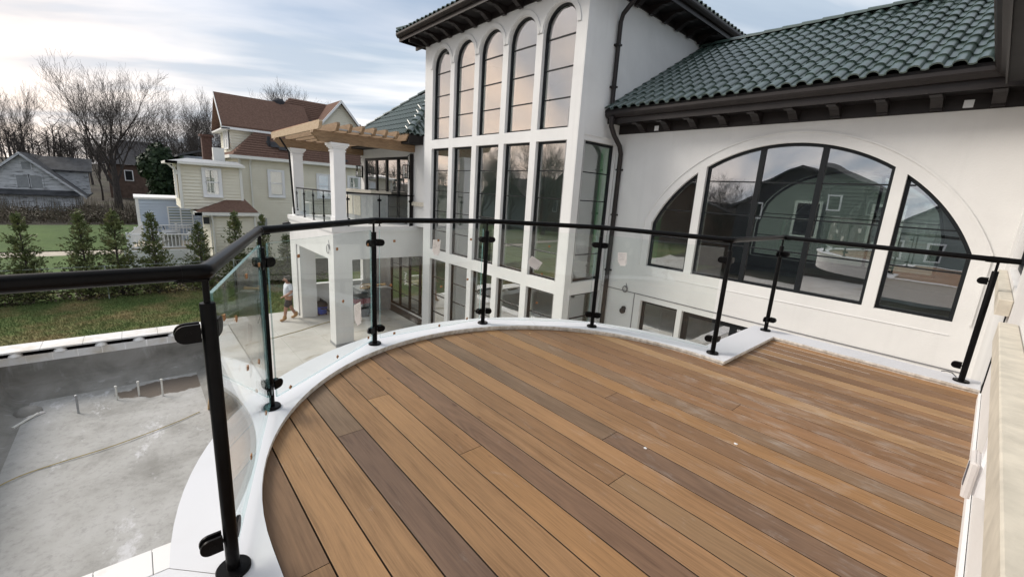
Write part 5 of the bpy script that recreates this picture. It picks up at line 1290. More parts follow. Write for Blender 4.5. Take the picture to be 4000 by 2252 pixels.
def sash_y(par, y, x0, x1, z0, z1, trim='white_trim', pane='curtain', sg=-1):
    y = y + sg * 0.06
    b = MB(); t_ = 0.11
    for a0, a1, b0, b1 in ((x0 - t_, x0, z0 - t_, z1 + t_), (x1, x1 + t_, z0 - t_, z1 + t_), (x0, x1, z1, z1 + t_), (x0, x1, z0 - t_, z0)): b.box(a0, a1, y + sg * 0.02, y + sg * 0.07, b0, b1)
    w_ = b.build('window', trim, par); b = MB(); b.box(x0, x1, y + sg * 0.03, y + sg * 0.05, (z0 + z1) / 2 - 0.03, (z0 + z1) / 2 + 0.03); b.build('sash', trim, w_)
    b = MB(); b.box(x0, x1, y + sg * 0.01, y + sg * 0.024, z0, z1); b.build('pane', pane, w_); return w_
nh = thing('neighbour_house', (-34, 9, ZG), 'cream clapboard house with brown shingle roof behind the young evergreens', 'house')
MX = -32.0
wl = MB(); siding_x(wl, MX, 5.2, 17.0, ZG, 2.45); siding_y(wl, 5.2, -40, MX, ZG, 2.45); wl.build('wall', 'cream_siding', nh)
b = MB()
for y in (5.2, 17.0): b.box(MX - 0.06, MX + 0.09, y - 0.06, y + 0.08, ZG, 2.45)
b.build('corner_board', 'cream_trim', nh)
sash_x(nh, MX, 6.83, 7.57, 0.25, 1.73); sash_x(nh, MX, 9.85, 10.55, 0.30, 1.70); sash_x(nh, MX, 12.0, 12.7, 0.30, 1.70); sash_x(nh, MX, 14.2, 14.9, 0.30, 1.70)
sash_x(nh, MX, 9.0, 9.8, -3.0, -1.5); sash_x(nh, MX, 12.5, 13.3, -3.0, -1.5)
# main hip roof
e0, ey0, ey1, ez_ = -31.55, 4.75, 17.4, 2.55; rX = -36.2; rZ = 7.15; oy = 4.65
rf = MB(); bx0 = rX - (e0 - rX)
rf.poly([(e0, ey0, ez_), (e0, ey1, ez_), (rX, ey1 - oy, rZ), (rX, ey0 + oy, rZ)]); rf.poly([(bx0, ey0, ez_), (e0, ey0, ez_), (rX, ey0 + oy, rZ)]); rf.poly([(bx0, ey1, ez_), (bx0, ey0, ez_), (rX, ey0 + oy, rZ), (rX, ey1 - oy, rZ)]); rf.poly([(e0, ey1, ez_), (bx0, ey1, ez_), (rX, ey1 - oy, rZ)]); rf.poly([(e0, ey0, ez_ - 0.02), (bx0, ey0, ez_ - 0.02), (bx0, ey1, ez_ - 0.02), (e0, ey1, ez_ - 0.02)])
nr = rf.build('roof', 'brown_shingle', nh)
# shingle courses as shallow laps
lp = MB(); n = 30
for i in range(1, n):
    k = i / n; x = e0 + (rX - e0) * k; z = ez_ + (rZ - ez_) * k; a, b_ = ey0 + oy * k, ey1 - oy * k; lp.quad((x + 0.002, a, z + 0.002), (x + 0.002, b_, z + 0.002), (x - 0.06, b_, z + 0.085), (x - 0.06, a, z + 0.085)); lp.quad((x + 0.022, a, z + 0.03), (x + 0.022, b_, z + 0.03), (x - 0.12, b_, z + 0.125), (x - 0.12, a, z + 0.125))
lp.build('shingle_courses', 'brown_shingle', nr)
# dark repair patches and missing shingles
for (y0, k0, wd, hk) in ((7.05, 0.14, 0.9, 0.05), (6.85, 0.19, 0.75, 0.03), (7.5, 0.11, 0.6, 0.03), (9.6, 0.46, 0.45, 0.02), (10.0, 0.62, 0.4, 0.02), (10.7, 0.60, 0.35, 0.02), (9.5, 0.78, 0.3, 0.02), (11.0, 0.35, 0.7, 0.02), (11.6, 0.03, 0.25, 0.03)):
    b = MB(); x = lambda k: e0 + (rX - e0) * k; z = lambda k: ez_ + (rZ - ez_) * k
    b.quad((x(k0) + 0.10, y0, z(k0) + 0.10), (x(k0) + 0.10, y0 + wd, z(k0) + 0.10), (x(k0 + hk) + 0.10, y0 + wd, z(k0 + hk) + 0.10), (x(k0 + hk) + 0.10, y0, z(k0 + hk) + 0.10)); b.build('dark_patch', 'dark_shingle', nr)
b = MB(); b.tube([(-32.4, 7.0, 3.2), (-32.4, 7.0, 3.95)], 0.10, 10); b.build('vent_pipe', 'dark_shingle', nr)
b = MB(); b.lathe((rX + 0.5, ey0 + oy - 0.9, rZ - 0.8), [(0.4, 0), (0.42, 0.35), (0.3, 0.5), (0.05, 0.55)], 12); b.build('roof_vent', 'dark_shingle', nr, 40)
b = MB(); b.box(e0, e0 + 0.14, ey0, ey1, ez_ - 0.16, ez_ + 0.02); b.box(-40, e0 + 0.14, ey0 - 0.14, ey0, ez_ - 0.16, ez_ + 0.02); b.box(MX + 0.03, e0, ey0, ey1, ez_ - 0.19, ez_ - 0.161); b.build('gutter', 'cream_trim', nh)
b = MB(); b.tube([(e0 + 0.02, 5.75, ez_ - 0.15), (MX + 0.08, 5.75, ez_ - 0.5), (MX + 0.08, 5.75, ZG)], 0.055, 8); b.build('downspout', 'cream_trim', nh, 40)
# cross gable in the front slope
gx = -33.4; gyc = 12.0; gz0, gzt, ghw = 4.6, 7.0, 2.05
gb_ = MB(); z = gz0
while z < gzt - 0.15:
    zt = min(z + 0.15, gzt); f0 = ghw * (gzt - z) / (gzt - gz0); f1 = ghw * (gzt - zt) / (gzt - gz0); gb_.quad((gx + 0.02, gyc - f0, z), (gx + 0.02, gyc + f0, z), (gx, gyc + f1, zt), (gx, gyc - f1, zt)); z = zt
gb_.build('gable_wall', 'cream_siding', nh)
gr = MB()
for s_ in (-1, 1): gr.prism([(gx + 0.35, gyc, gzt + 0.12), (gx + 0.35, gyc + s_ * (ghw + 0.3), gz0 - 0.25), (gx + 0.35, gyc + s_ * (ghw + 0.3), gz0 - 0.35), (gx + 0.35, gyc, gzt + 0.0)], (-3.2, 0, 0))
gr.build('gable_roof', 'brown_shingle', nh)
b = MB()
for s_ in (-1, 1): b.prism([(gx + 0.40, gyc, gzt + 0.13), (gx + 0.40, gyc + s_ * (ghw + 0.32), gz0 - 0.26), (gx + 0.40, gyc + s_ * (ghw + 0.32), gz0 - 0.46), (gx + 0.40, gyc, gzt - 0.09)], (-0.049, 0, 0))
b.build('bargeboard', 'white_trim', nh)
# big dormer on the near hip
dx0, dx1, dy0 = -37.3, -33.6, 5.05; dz0, dz1, drz = 2.5, 4.45, 6.35; dm_ = (dx0 + dx1) / 2
d_ = MB(); siding_x(d_, dx1, dy0, 9.5, dz0, dz1); siding_y(d_, dy0, dx0, dx1, dz0, dz1); z = dz1
while z < drz - 0.1:
    zt = min(z + 0.15, drz); f0 = (dx1 - dx0) / 2 * (drz - z) / (drz - dz1); f1 = (dx1 - dx0) / 2 * (drz - zt) / (drz - dz1); d_.quad((dm_ - f0, dy0 - 0.02, z), (dm_ + f0, dy0 - 0.02, z), (dm_ + f1, dy0, zt), (dm_ - f1, dy0, zt)); z = zt
d_.build('dormer_wall', 'cream_siding', nh)
dr_ = MB()
for s_ in (-1, 1): dr_.prism([(dm_, dy0 - 0.45, drz + 0.25), (dm_ + s_ * 2.25, dy0 - 0.45, dz1 - 0.02), (dm_ + s_ * 2.25, dy0 - 0.45, dz1 - 0.14), (dm_, dy0 - 0.45, drz + 0.12)], (0, 5.5, 0))
dr_.build('dormer_roof', 'brown_shingle', nh)
b = MB(); b.box(dx1 + 0.02, dx1 + 0.42, dy0 - 0.44, 9.0, dz1 - 0.28, dz1 - 0.141); b.box(dx0 - 0.4, dx1 + 0.42, dy0 - 0.44, dy0 - 0.03, dz1 - 0.30, dz1 - 0.2); b.prism([(dm_, dy0 - 0.46, drz + 0.26), (dm_ + 2.27, dy0 - 0.46, dz1 - 0.02), (dm_ + 2.27, dy0 - 0.46, dz1 - 0.22), (dm_, dy0 - 0.46, drz + 0.02)], (0, -0.03, 0)); b.build('dormer_trim', 'white_trim', nh)
sash_y(nh, dy0, -35.3, -34.6, 3.1, 4.2); sash_y(nh, dy0, -34.4, -33.8, 3.1, 4.2)
# projecting bay, upper floor
BX, by0, by1 = -28.5, 1.88, 4.66
w_ = MB(); siding_x(w_, BX, by0, by1, -0.54, 1.75); siding_y(w_, by0, -32, BX, -0.54, 1.75); siding_y(w_, by1, -32, BX, -0.54, 1.75, sg=1); w_.quad((-32, by0, -0.54), (BX, by0, -0.54), (BX, by1, -0.54), (-32, by1, -0.54)); w_.build('bay_wall', 'cream_siding', nh)
b = MB(); b.box(BX - 0.05, BX + 0.09, by0 - 0.04, by0 + 0.09, -0.54, 1.75); b.box(BX - 0.05, BX + 0.09, by1 - 0.09, by1 + 0.04, -0.54, 1.75); b.build('corner_board', 'cream_trim', nh)
sash_x(nh, BX, 2.98, 3.60, 0.27, 1.52); sash_y(nh, by0, -29.6, -29.0, 0.1, 1.5)
b = MB(); b.poly([(BX + 0.35, by0 - 0.4, 1.88), (BX + 0.35, by1 + 0.15, 1.88), (-30.6, by1 + 0.15, 2.12), (-30.6, by0 + 0.6, 2.12)]); b.poly([(-32, by0 - 0.4, 1.88), (BX + 0.35, by0 - 0.4, 1.88), (-30.6, by0 + 0.6, 2.12), (-32, by0 + 0.6, 2.12)]); b.poly([(-30.6, by0 + 0.6, 2.12), (-30.6, by1 + 0.15, 2.12), (-32, by1 + 0.15, 2.12), (-32, by0 + 0.6, 2.12)]); b.build('bay_roof', 'galvanised', nh)
b = MB(); b.box(BX + 0.02, BX + 0.45, by0 - 0.5, by1 + 0.15, 1.75, 1.875); b.box(-32, BX + 0.45, by0 - 0.5, by0 - 0.03, 1.75, 1.874); b.build('bay_gutter', 'cream_trim', nh)
b = MB(); b.tube([(BX + 0.25, by0 - 0.45, 1.76), (BX + 0.02, by0 - 0.06, 1.35), (BX + 0.03, by0 - 0.06, 1.2)], 0.05, 8); b.build('downspout', 'cream_trim', nh, 40)
b = MB(); b.box(-31.3, -30.9, 3.75, 4.3, 2.13, 2.85); b.build('fan_unit', 'cream_trim', nh)
# lower porch with its own small roof
LX = -27.6
w_ = MB(); siding_x(w_, LX, 2.95, 5.1, ZG, -0.85); siding_y(w_, 2.95, -31, LX, ZG, -0.85); siding_y(w_, 5.1, -32, LX, ZG, -0.85, sg=1); w_.build('porch_wall', 'cream_siding', nh)
b = MB(); b.poly([(LX + 0.25, 2.4, -0.62), (LX + 0.25, 5.2, -0.62), (-28.55, 4.75, 0.05), (-28.55, 4.0, 0.05)]); b.poly([(-29.2, 2.4, -0.62), (LX + 0.25, 2.4, -0.62), (-28.55, 4.0, 0.05)]); b.build('porch_roof', 'brown_shingle', nh)
b = MB(); b.box(LX + 0.03, LX + 0.33, 2.3, 5.25, -0.80, -0.64); b.box(-29.5, LX + 0.33, 2.3, 2.6, -0.80, -0.641); b.build('porch_gutter', 'cream_trim', nh)
b = MB(); b.tube([(LX + 0.2, 3.0, -0.8), (LX + 0.12, 3.05, -1.1), (LX + 0.12, 3.05, ZG)], 0.05, 8); b.build('downspout', 'cream_trim', nh, 40)
b = MB(); b.tube([(LX + 0.12, 5.0, -0.8), (LX + 0.12, 5.0, ZG)], 0.05, 8); b.build('downspout', 'cream_trim', nh, 40)
b = MB(); b.box(LX + 0.03, LX + 0.2, 2.65, 2.9, -1.25, -0.9); b.build('floodlight', 'black_rubber', nh)
b = MB(); b.box(MX + 0.03, MX + 0.16, 5.95, 6.25, -2.1, -1.5); b.box(MX + 0.03, MX + 0.14, 6.3, 6.5, -1.9, -1.3); b.build('meter_box', 'galvanised', nh)
# brick chimney and pale blue house behind
b = MB(); b.box(-39.5, -38.9, 4.1, 4.7, -2, 3.95); b.box(-39.6, -38.8, 4.0, 4.8, 3.951, 4.1); b.build('chimney', 'chimney_brick', nh)
bh = thing('blue_house', (-42, 5, ZG), 'pale blue clapboard house end peeping out behind the cream house', 'house')
b = MB(); siding_x(b, -42, 3.2, 9.0, ZG, 2.6); siding_y(b, 3.2, -48, -42, ZG, 2.6); b.build('wall', 'blue_siding', bh)
b = MB(); b.prism([(-41.6, 2.8, 2.5), (-41.6, 9.4, 4.6), (-41.6, 9.4, 4.75), (-41.6, 2.8, 2.65)], (-7, 0, 0)); b.build('roof', 'old_roof', bh)
# pale blue sun room with sliding door, deck with white rails
sr = thing('sun_room', (-34, 1.5, ZG), 'low pale blue garden room with sliding door left of the cream house', 'building')
SRX = -33.2
b = MB(); siding_x(b, SRX, 0.15, 5.0, ZG, -0.33); siding_y(b, 0.15, -37, SRX, ZG, -0.33); b.build('wall', 'blue_siding', sr)
b = MB(); b.box(-37, SRX + 0.12, 0.0, 5.0, -0.32, -0.22); b.build('roof', 'white_trim', sr); b = MB(); b.box(SRX + 0.02, SRX + 0.06, 0.05, 0.2, ZG, -0.33); b.build('corner_board', 'white_trim', sr)
b = MB()
for y in (1.45, 2.05, 2.62): b.box(SRX + 0.025, SRX + 0.07, y, y + 0.07, -1.95, -0.80)
b.box(SRX + 0.025, SRX + 0.068, 1.45, 2.69, -0.80, -0.72); b.box(SRX + 0.025, SRX + 0.068, 1.45, 2.69, -2.05, -1.95); dd = b.build('sliding_door', 'white_trim', sr)
for y in (1.52, 2.12):
    b = MB(); b.box(SRX + 0.02, SRX + 0.04, y, y + 0.53, -1.95, -0.80); b.build('pane', 'blind_green', dd)
    for k in range(7):
        b = MB(); z = -1.88 + k * 0.155; b.box(SRX + 0.041, SRX + 0.048, y, y + 0.53, z, z + 0.07); b.build('blind_slat', 'cream_trim', dd)
dk = thing('garden_deck', (-31, 1.0, ZG), 'raised garden deck with white balustrade in front of the blue room', 'deck')
b = MB(); b.box(-33.2, -29.9, -0.4, 2.6, -2.9, -2.78); b.build('floor', 'lawn_path', dk)
b = MB(); b.box(-33.2, -29.95, -0.35, 2.55, ZG, -2.9); b.build('skirt', 'white_pvc', dk)
def balustrade(p, q, z0, z1, z0b=None, z1b=None):
    p, q = Vector(p), Vector(q); L = (q - p).length; n = max(2, int(L / 0.16)); d = (q - p) / n; z0b = z0 if z0b is None else z0b; z1b = z1 if z1b is None else z1b
    for za, zb_ in ((z0, z0b), (z1, z1b)):
        b = MB(); b.tube([(p.x, p.y, za), (q.x, q.y, zb_)], 0.04, 4); b.build('rail', 'white_pvc', dk)
    b = MB()
    for i in range(n + 1):
        c = p + d * i; k = i / n; w_ = 0.022 if i % 8 else 0.055; b.box(c.x - w_, c.x + w_, c.y - w_, c.y + w_, z0 + (z0b - z0) * k - 0.02, z1 + (z1b - z1) * k + (0.0 if i % 8 else 0.12))
    tag(b.build('balusters', 'white_pvc', dk), kind='stuff')
balustrade((-29.95, -0.4, 0), (-29.95, 2.5, 0), -2.75, -2.05); balustrade((-32.6, 0.4, 0), (-32.6, 2.6, 0), -2.4, -1.80); balustrade((-29.95, -0.4, 0), (-32.6, 0.2, 0), -2.75, -2.05, -2.4, -1.75); balustrade((-29.4, -0.6, 0), (-29.4, 2.2, 0), -3.6, -2.85)
b = MB(); b.box(-30.05, -29.85, -0.5, -0.3, ZG, -1.93); b.build('newel_post', 'white_pvc', dk)
b = MB(); b.box(-30.05, -29.85, 2.4, 2.6, ZG, -1.93); b.build('newel_post', 'white_pvc', dk)
gl = thing('gas_grill', (-30.4, 1.4, -2.78), 'stainless gas grill on the white garden deck', 'grill')
b = MB(); b.cbox(-30.7, -30.15, 1.0, 1.8, -2.78, -2.20, 0.02); b.build('cart', 'steel', gl); b = MB(); pr = [(-30.75, -2.19), (-30.1, -2.19), (-30.08, -2.05), (-30.2, -1.86), (-30.6, -1.86), (-30.75, -2.0)]
b.prism([(x, 1.0, z) for x, z in pr], (0, 0.8, 0)); b.build('lid', 'steel', gl); b = MB(); b.tube([(-30.04, 1.15, -2.0), (-30.04, 1.65, -2.0)], 0.02, 8); b.build('handle', 'black_paint', gl)
for k in range(4):
    b = MB(); b.tube([(-30.15, 1.12 + 0.18 * k, -2.28), (-30.10, 1.12 + 0.18 * k, -2.28)], 0.03, 8); b.build('knob', 'black_paint', gl)
def garden_chair(x, y, z, label):
    t_ = thing('garden_chair', (x, y, z), label, 'chair', 'dark chairs on the garden deck')
    b = MB(); b.cbox(x - 0.25, x + 0.25, y - 0.25, y + 0.25, z + 0.38, z + 0.43, 0.01); b.build('seat', 'bronze_dark', t_); b = MB(); b.prism([(x - 0.24, y - 0.24, z + 0.43), (x + 0.24, y - 0.24, z + 0.43), (x + 0.24, y - 0.36, z + 0.95), (x - 0.24, y - 0.36, z + 0.95)], (0, 0.03, 0)); b.build('backrest', 'bronze_dark', t_)
    for a in (-1, 1):
        for c in (-1, 1): b = MB(); b.tube([(x + a * 0.22, y + c * 0.22, z), (x + a * 0.22, y + c * 0.22, z + 0.38)], 0.018, 6); b.build('leg', 'bronze_dark', t_)
garden_chair(-32.3, 0.9, -2.78, 'dark garden chair nearer the steps on the garden deck'); garden_chair(-32.3, 1.5, -2.78, 'dark garden chair nearer the sliding door on the garden deck')

# ================================================================== old white barn and houses farther off
bn = thing('old_barn', (-59, -7, -3.1), 'weathered white barn with boarded windows at the end of the field', 'barn')
Bx = -59.0; cyb = -7.3; zb0, zb1, zbt, hwb = -3.1, -1.4, 2.0, 3.55
b = MB(); siding_x(b, Bx, cyb - hwb, cyb + hwb - 0.5, zb0, zb1, 0.2); z = zb1
while z < zbt - 0.05:
    zt = min(z + 0.2, zbt); f0 = hwb * (zbt - z) / (zbt - zb1); f1 = hwb * (zbt - zt) / (zbt - zb1); b.quad((Bx + 0.03, cyb - f0, z), (Bx + 0.03, cyb + f0, z), (Bx, cyb + f1, zt), (Bx, cyb - f1, zt)); z = zt
siding_y(b, cyb + hwb - 0.5, -68, Bx, zb0, zb1, 0.2, 1); b.build('wall', 'old_white_siding', bn)
b = MB()
for s_ in (-1, 1): b.prism([(Bx + 0.5, cyb, zbt + 0.25), (Bx + 0.5, cyb + s_ * (hwb + 0.35), zb1 - 0.12), (Bx + 0.5, cyb + s_ * (hwb + 0.35), zb1 - 0.27), (Bx + 0.5, cyb, zbt + 0.08)], (-10, 0, 0))
b.build('roof', 'old_roof', bn)
b = MB(); b.prism([(Bx + 0.02, cyb - hwb, zb1 + 0.35), (Bx + 0.02, cyb + hwb - 0.1, zb1 + 0.35), (Bx + 0.6, cyb + hwb - 0.1, zb1 - 0.05), (Bx + 0.6, cyb - hwb, zb1 - 0.05)], (0, 0, -0.08)); b.build('skirt_roof', 'old_roof', bn)
b = MB()
for s_ in (-1, 1): b.prism([(Bx + 0.53, cyb, zbt + 0.24), (Bx + 0.53, cyb + s_ * (hwb + 0.36), zb1 - 0.13), (Bx + 0.53, cyb + s_ * (hwb + 0.36), zb1 - 0.35), (Bx + 0.53, cyb, zbt + 0.0)], (-0.04, 0, 0))
b.build('bargeboard', 'old_white_siding', bn)
for y0, y1, z0, z1 in ((cyb + 0.0, cyb + 0.55, 0.75, 1.35), (cyb - 0.45, cyb + 0.25, -0.85, 0.15), (cyb + 0.4, cyb + 1.1, -0.85, 0.15), (cyb + 1.4, cyb + 2.1, -2.9, -2.05), (cyb - 2.2, cyb - 1.2, -2.9, -1.9)):
    b = MB(); b.box(Bx + 0.03, Bx + 0.06, y0, y1, z0, z1); w_ = b.build('boarded_window', 'counter_grey', bn); b = MB(); b.box(Bx + 0.03, Bx + 0.09, y0 - 0.1, y0, z0 - 0.05, z1 + 0.05); b.box(Bx + 0.03, Bx + 0.09, y1, y1 + 0.1, z0 - 0.05, z1 + 0.05); b.box(Bx + 0.03, Bx + 0.09, y0 - 0.12, y1 + 0.12, z1 + 0.05, z1 + 0.15); b.build('casing', 'old_white_siding', w_)
b = MB(); siding_x(b, Bx - 3.5, cyb + 0.5, cyb + hwb + 0.5, 0.0 - 1.4, 0.75, 0.2); b.build('dormer_wall', 'old_white_siding', bn)
b = MB(); b.prism([(Bx - 3.1, cyb - 0.5, 0.72), (Bx - 3.1, cyb + hwb + 0.8, 0.72), (Bx - 6, cyb + hwb + 0.8, 2.0), (Bx - 6, cyb - 0.5, 2.0)], (0, 0, 0.12)); b.build('dormer_roof', 'old_roof', bn)
def far_house(name, x, y0, y1, zb_, ze, zr, wall, roof_m, label, depth=9, wins=(), gable='y'):
    t_ = thing(name, (x, (y0 + y1) / 2, zb_), label, 'house', None)
    b = MB(); b.box(x - depth, x, y0, y1, zb_, ze); ym = (y0 + y1) / 2
    if gable == 'x':
        b.prism([(x, y0, ze), (x, y1, ze), (x, ym, zr - 0.1)], (-depth, 0, 0))
    b.build('wall', wall, t_)
    b = MB()
    if gable == 'y': 
        b.poly([(x + 0.4, y0 - 0.4, ze), (x + 0.4, y1 + 0.4, ze), (x - depth / 2, y1 - 1.5, zr), (x - depth / 2, y0 + 1.5, zr)]); b.poly([(x - depth, y0 - 0.4, ze), (x + 0.4, y0 - 0.4, ze), (x - depth / 2, y0 + 1.5, zr)]); b.poly([(x + 0.4, y1 + 0.4, ze), (x - depth, y1 + 0.4, ze), (x - depth / 2, y1 - 1.5, zr)])
    else:
        for s_ in (-1, 1): b.prism([(x + 0.4, ym, zr + 0.1), (x + 0.4, ym + s_ * ((y1 - y0) / 2 + 0.4), ze - 0.2), (x + 0.4, ym + s_ * ((y1 - y0) / 2 + 0.4), ze - 0.4), (x + 0.4, ym, zr - 0.1)], (-depth - 0.8, 0, 0))
    b.build('roof', roof_m, t_)
    for a0, a1, c0, c1 in wins:
        b = MB(); b.box(x + 0.01, x + 0.06, a0, a1, c0, c1); w_ = b.build('window', 'white_trim', t_); b = MB(); b.box(x + 0.055, x + 0.075, a0 + 0.1, a1 - 0.1, c0 + 0.1, c1 - 0.1); b.build('pane', 'frame_black', w_)
    return t_
far_house('brown_house', -78, -2.2, 5.5, -3, 1.9, 5.2, 'brown_wall', 'dark_shingle', 'dark brown gabled house on the rise behind the big bare tree', 9, ((-0.6, 0.3, -0.2, 1.2), (1.8, 2.6, -0.2, 1.2)))
far_house('white_cottage', -66, 1.9, 5.0, -2.6, 1.6, 3.0, 'old_white_siding', 'old_roof', 'small white clapboard house end between the bare trunks', 7, ())

# ================================================================== trees
def tree_mesh(seed, H, trunk_r, levels=5, spread=0.55, lean=0.0, first=0.28, nmain=6, droop=0.0, twig=1.0):
    rr = random.Random(seed); tm = MB(); cm_ = MB()
    def limb(p, d, L, r, lv):
        n = 4 if lv < 3 else 3; pts_ = [p]; q = Vector(p); dd = Vector(d); rs = [r]
        for i in range(n):
            dd = (dd + Vector((rr.uniform(-1, 1), rr.uniform(-1, 1), rr.uniform(-0.6, 1) - droop)) * (0.10 + 0.04 * lv)).normalized()
            q = q + dd * (L / n); pts_.append(Vector(q)); rs.append(max(0.0075, r * (1 - 0.62 * (i + 1) / n)))
        sd = (7, 6, 5, 4, 3, 3, 3)[min(lv, 6)]
        (tm if lv < 2 else cm_).tube(pts_, rs, sd, caps=False)
        if lv >= levels: return
        k = (nmain, 5, 5, 4, 4, 3)[min(lv, 5)]
        if lv >= 3: k = max(2, int(k * twig))
        for j in range(k):
            f = (first + (1 - first) * (j + 0.5) / k) if lv == 0 else (0.25 + 0.75 * (j + 0.6) / k)
            i = min(n - 1, int(f * n)); t_ = f * n - i; b = pts_[i].lerp(pts_[i + 1], min(1, t_)); base_d = (pts_[i + 1] - pts_[i]).normalized()
            a = rr.uniform(0, 2 * pi) + j * 2.4; s1 = base_d.orthogonal().normalized(); s2 = base_d.cross(s1)
            side = s1 * cos(a) + s2 * sin(a); ang_ = spread * rr.uniform(0.75, 1.3)
            nd = (base_d * cos(ang_) + side * sin(ang_) + Vector((0, 0, 0.18))).normalized()
            limb(b, nd, L * rr.uniform(0.52, 0.72) * (1.15 if lv == 0 else 1), rs[i] * rr.uniform(0.40, 0.56), lv + 1)
        if lv > 0: limb(pts_[-1], dd, L * 0.6, rs[-1] * 0.9, lv + 1)
    limb(Vector((0, 0, -0.3)), Vector((lean, 0.02, 1)).normalized(), H * 0.55, trunk_r, 0)
    return tm, cm_
PROTO = {}
def make_tree(kind, loc, label, top, width, rz_=0.0, group='bare trees behind the houses'):
    """bare tree standing at loc whose crown reaches the height top and spans width"""
    if kind not in PROTO:
        tm, cm_ = tree_mesh(*KINDS[kind][0], **KINDS[kind][1])
        a = tm.build('trunk', 'bark', None, 60); b = cm_.build('crown', 'bark'); PROTO[kind] = (a.data, b.data, max(v[2] for v in cm_.v), max(v[1] for v in cm_.v) - min(v[1] for v in cm_.v)); bpy.data.objects.remove(a); bpy.data.objects.remove(b)
    pr_ = PROTO[kind]; sz = (top - loc[2]) / pr_[2]; sx = width / pr_[3]
    t_ = thing('bare_tree', loc, label, 'tree', group); t_.rotation_euler = (0, 0, rz_); t_.scale = (sx, sx, sz)
    child('trunk', pr_[0], t_); child('crown', pr_[1], t_)
    return t_
KINDS = {'broad': ((21, 13.5, 0.50), dict(levels=5, spread=0.62, nmain=7, first=0.40)), 'tall': ((5, 12.0, 0.30), dict(levels=5, spread=0.46, nmain=6, first=0.30)), 'light': ((14, 11.0, 0.22), dict(levels=5, spread=0.52, nmain=6, first=0.30, twig=0.8)), 'round': ((33, 11.0, 0.26), dict(levels=5, spread=0.62, nmain=7, first=0.35))}
make_tree('broad', (-56, -1.2, -3.1), 'largest bare tree with a dark forked trunk right of the white barn', 11.2, 11.5)
make_tree('tall', (-60, 5.4, -2.8), 'narrow bare tree left of the chimney', 8.6, 6.0, 1.9)
make_tree('tall', (-64, -8.6, -2.8), 'tall bare tree rising behind the white barn at the picture edge', 8.9, 6.0, 0.6)
make_tree('light', (-66, -5.2, -2.7), 'slender bare tree just over the barn ridge', 6.2, 5.5, 2.2)
make_tree('round', (-66, 3.6, -2.6), 'round crowned bare tree above the dark brown roof', 9.9, 9.0, 1.0)
make_tree('round', (-54, 6.7, -3.1), 'bare tree rising behind the brick chimney', 9.6, 6.0, 3.9)
make_tree('round', (-60, 12.9, -3), 'thin bare tree over the ridge of the cream house roof', 13.4, 11.0, 0.4)
make_tree('broad', (-64, 18.4, -3), 'bare tree crown showing right of the cream house ridge', 13.2, 11.0, 2.6)
make_tree('light', (-72, -2.8, -2.4), 'small bare tree behind the big forked tree, towards the barn', 6.0, 6.0, 4.4)
# ivy-clad evergreens
def leaf_mass(mb, c, rad, n, size, rr, flat=1.0):
    for i in range(n):
        v = Vector((rr.gauss(0, 1), rr.gauss(0, 1), rr.gauss(0, 1))).normalized() * rr.uniform(0.55, 1.0)
        p = Vector((c[0] + v.x * rad[0], c[1] + v.y * rad[1], c[2] + v.z * rad[2])); a = Vector((rr.uniform(-1, 1), rr.uniform(-1, 1), rr.uniform(-1, 1))).normalized() * size * rr.uniform(0.6, 1.3); b = v.cross(a).normalized() * size * 0.7
        mb.add([p - a - b, p + a - b * 0.4, p + a * 0.4 + b, p - a * 0.7 + b], [(0, 1, 2, 3)])
def ivy_tree(loc, blobs, label, seed):
    t_ = thing('ivy_tree', loc, label, 'tree', 'ivy covered trees'); rr = random.Random(seed); mb = MB(); mb.tube([(loc[0], loc[1], loc[2]), (loc[0], loc[1], loc[2] + 3.5), (loc[0] + 0.2, loc[1] + 0.2, loc[2] + 5.6)], [0.3, 0.22, 0.1], 8); mb.build('trunk', 'bark', t_, 60)
    mb = MB()
    for (dx, dy, dz, r) in blobs: leaf_mass(mb, (loc[0] + dx, loc[1] + dy, loc[2] + dz), (r, r, r * 1.1), int(900 * r), 0.15, rr)
    mb.build('crown', 'ivy_leaf', t_)
ivy_tree((-46, 1.75, -3.2), [(0, 0, 2.4, 0.95), (0.1, 0.2, 3.6, 1.1), (0, -0.3, 4.8, 1.1), (0, 0.2, 5.7, 0.9), (0, 0.5, 1.5, 0.7)], 'dark ivy covered tree trunk left of the cream bay', 1)
ivy_tree((-47, 3.4, -3.2), [(0, 0, 4.3, 1.0), (0, -0.7, 4.9, 0.9), (0, 0.6, 5.2, 0.9), (0, 0, 3.2, 0.8)], 'dark ivy covered shrub tree above the bay roof', 2)
# scrub: thickets along the field edge, brown and twiggy
sb = MB(); rr = random.Random(8)
for i in range(46):
    x = rr.uniform(-56, -49.5); y = rr.uniform(-15, 5.5); s_ = rr.uniform(0.6, 1.3); leaf_mass(sb, (x, y, gz(x, y) + 0.25 * s_), (s_ * 1.3, s_ * 1.6, 0.5 * s_), 420, 0.055, rr)
for i in range(90):
    x = rr.uniform(-57, -50); y = rr.uniform(-15, 6)
    for k in range(16):
        q = Vector((x + rr.uniform(-0.6, 0.6), y + rr.uniform(-0.6, 0.6), gz(x, y))); sb.tube([q, q + Vector((rr.uniform(-0.4, 0.4), rr.uniform(-0.4, 0.4), rr.uniform(0.5, 1.7)))], [0.018, 0.005], 3, caps=False)
tag(sb.build('undergrowth', 'scrub_leaf'), 'brown bramble thicket along the far edge of the green field', 'undergrowth', kind='stuff')
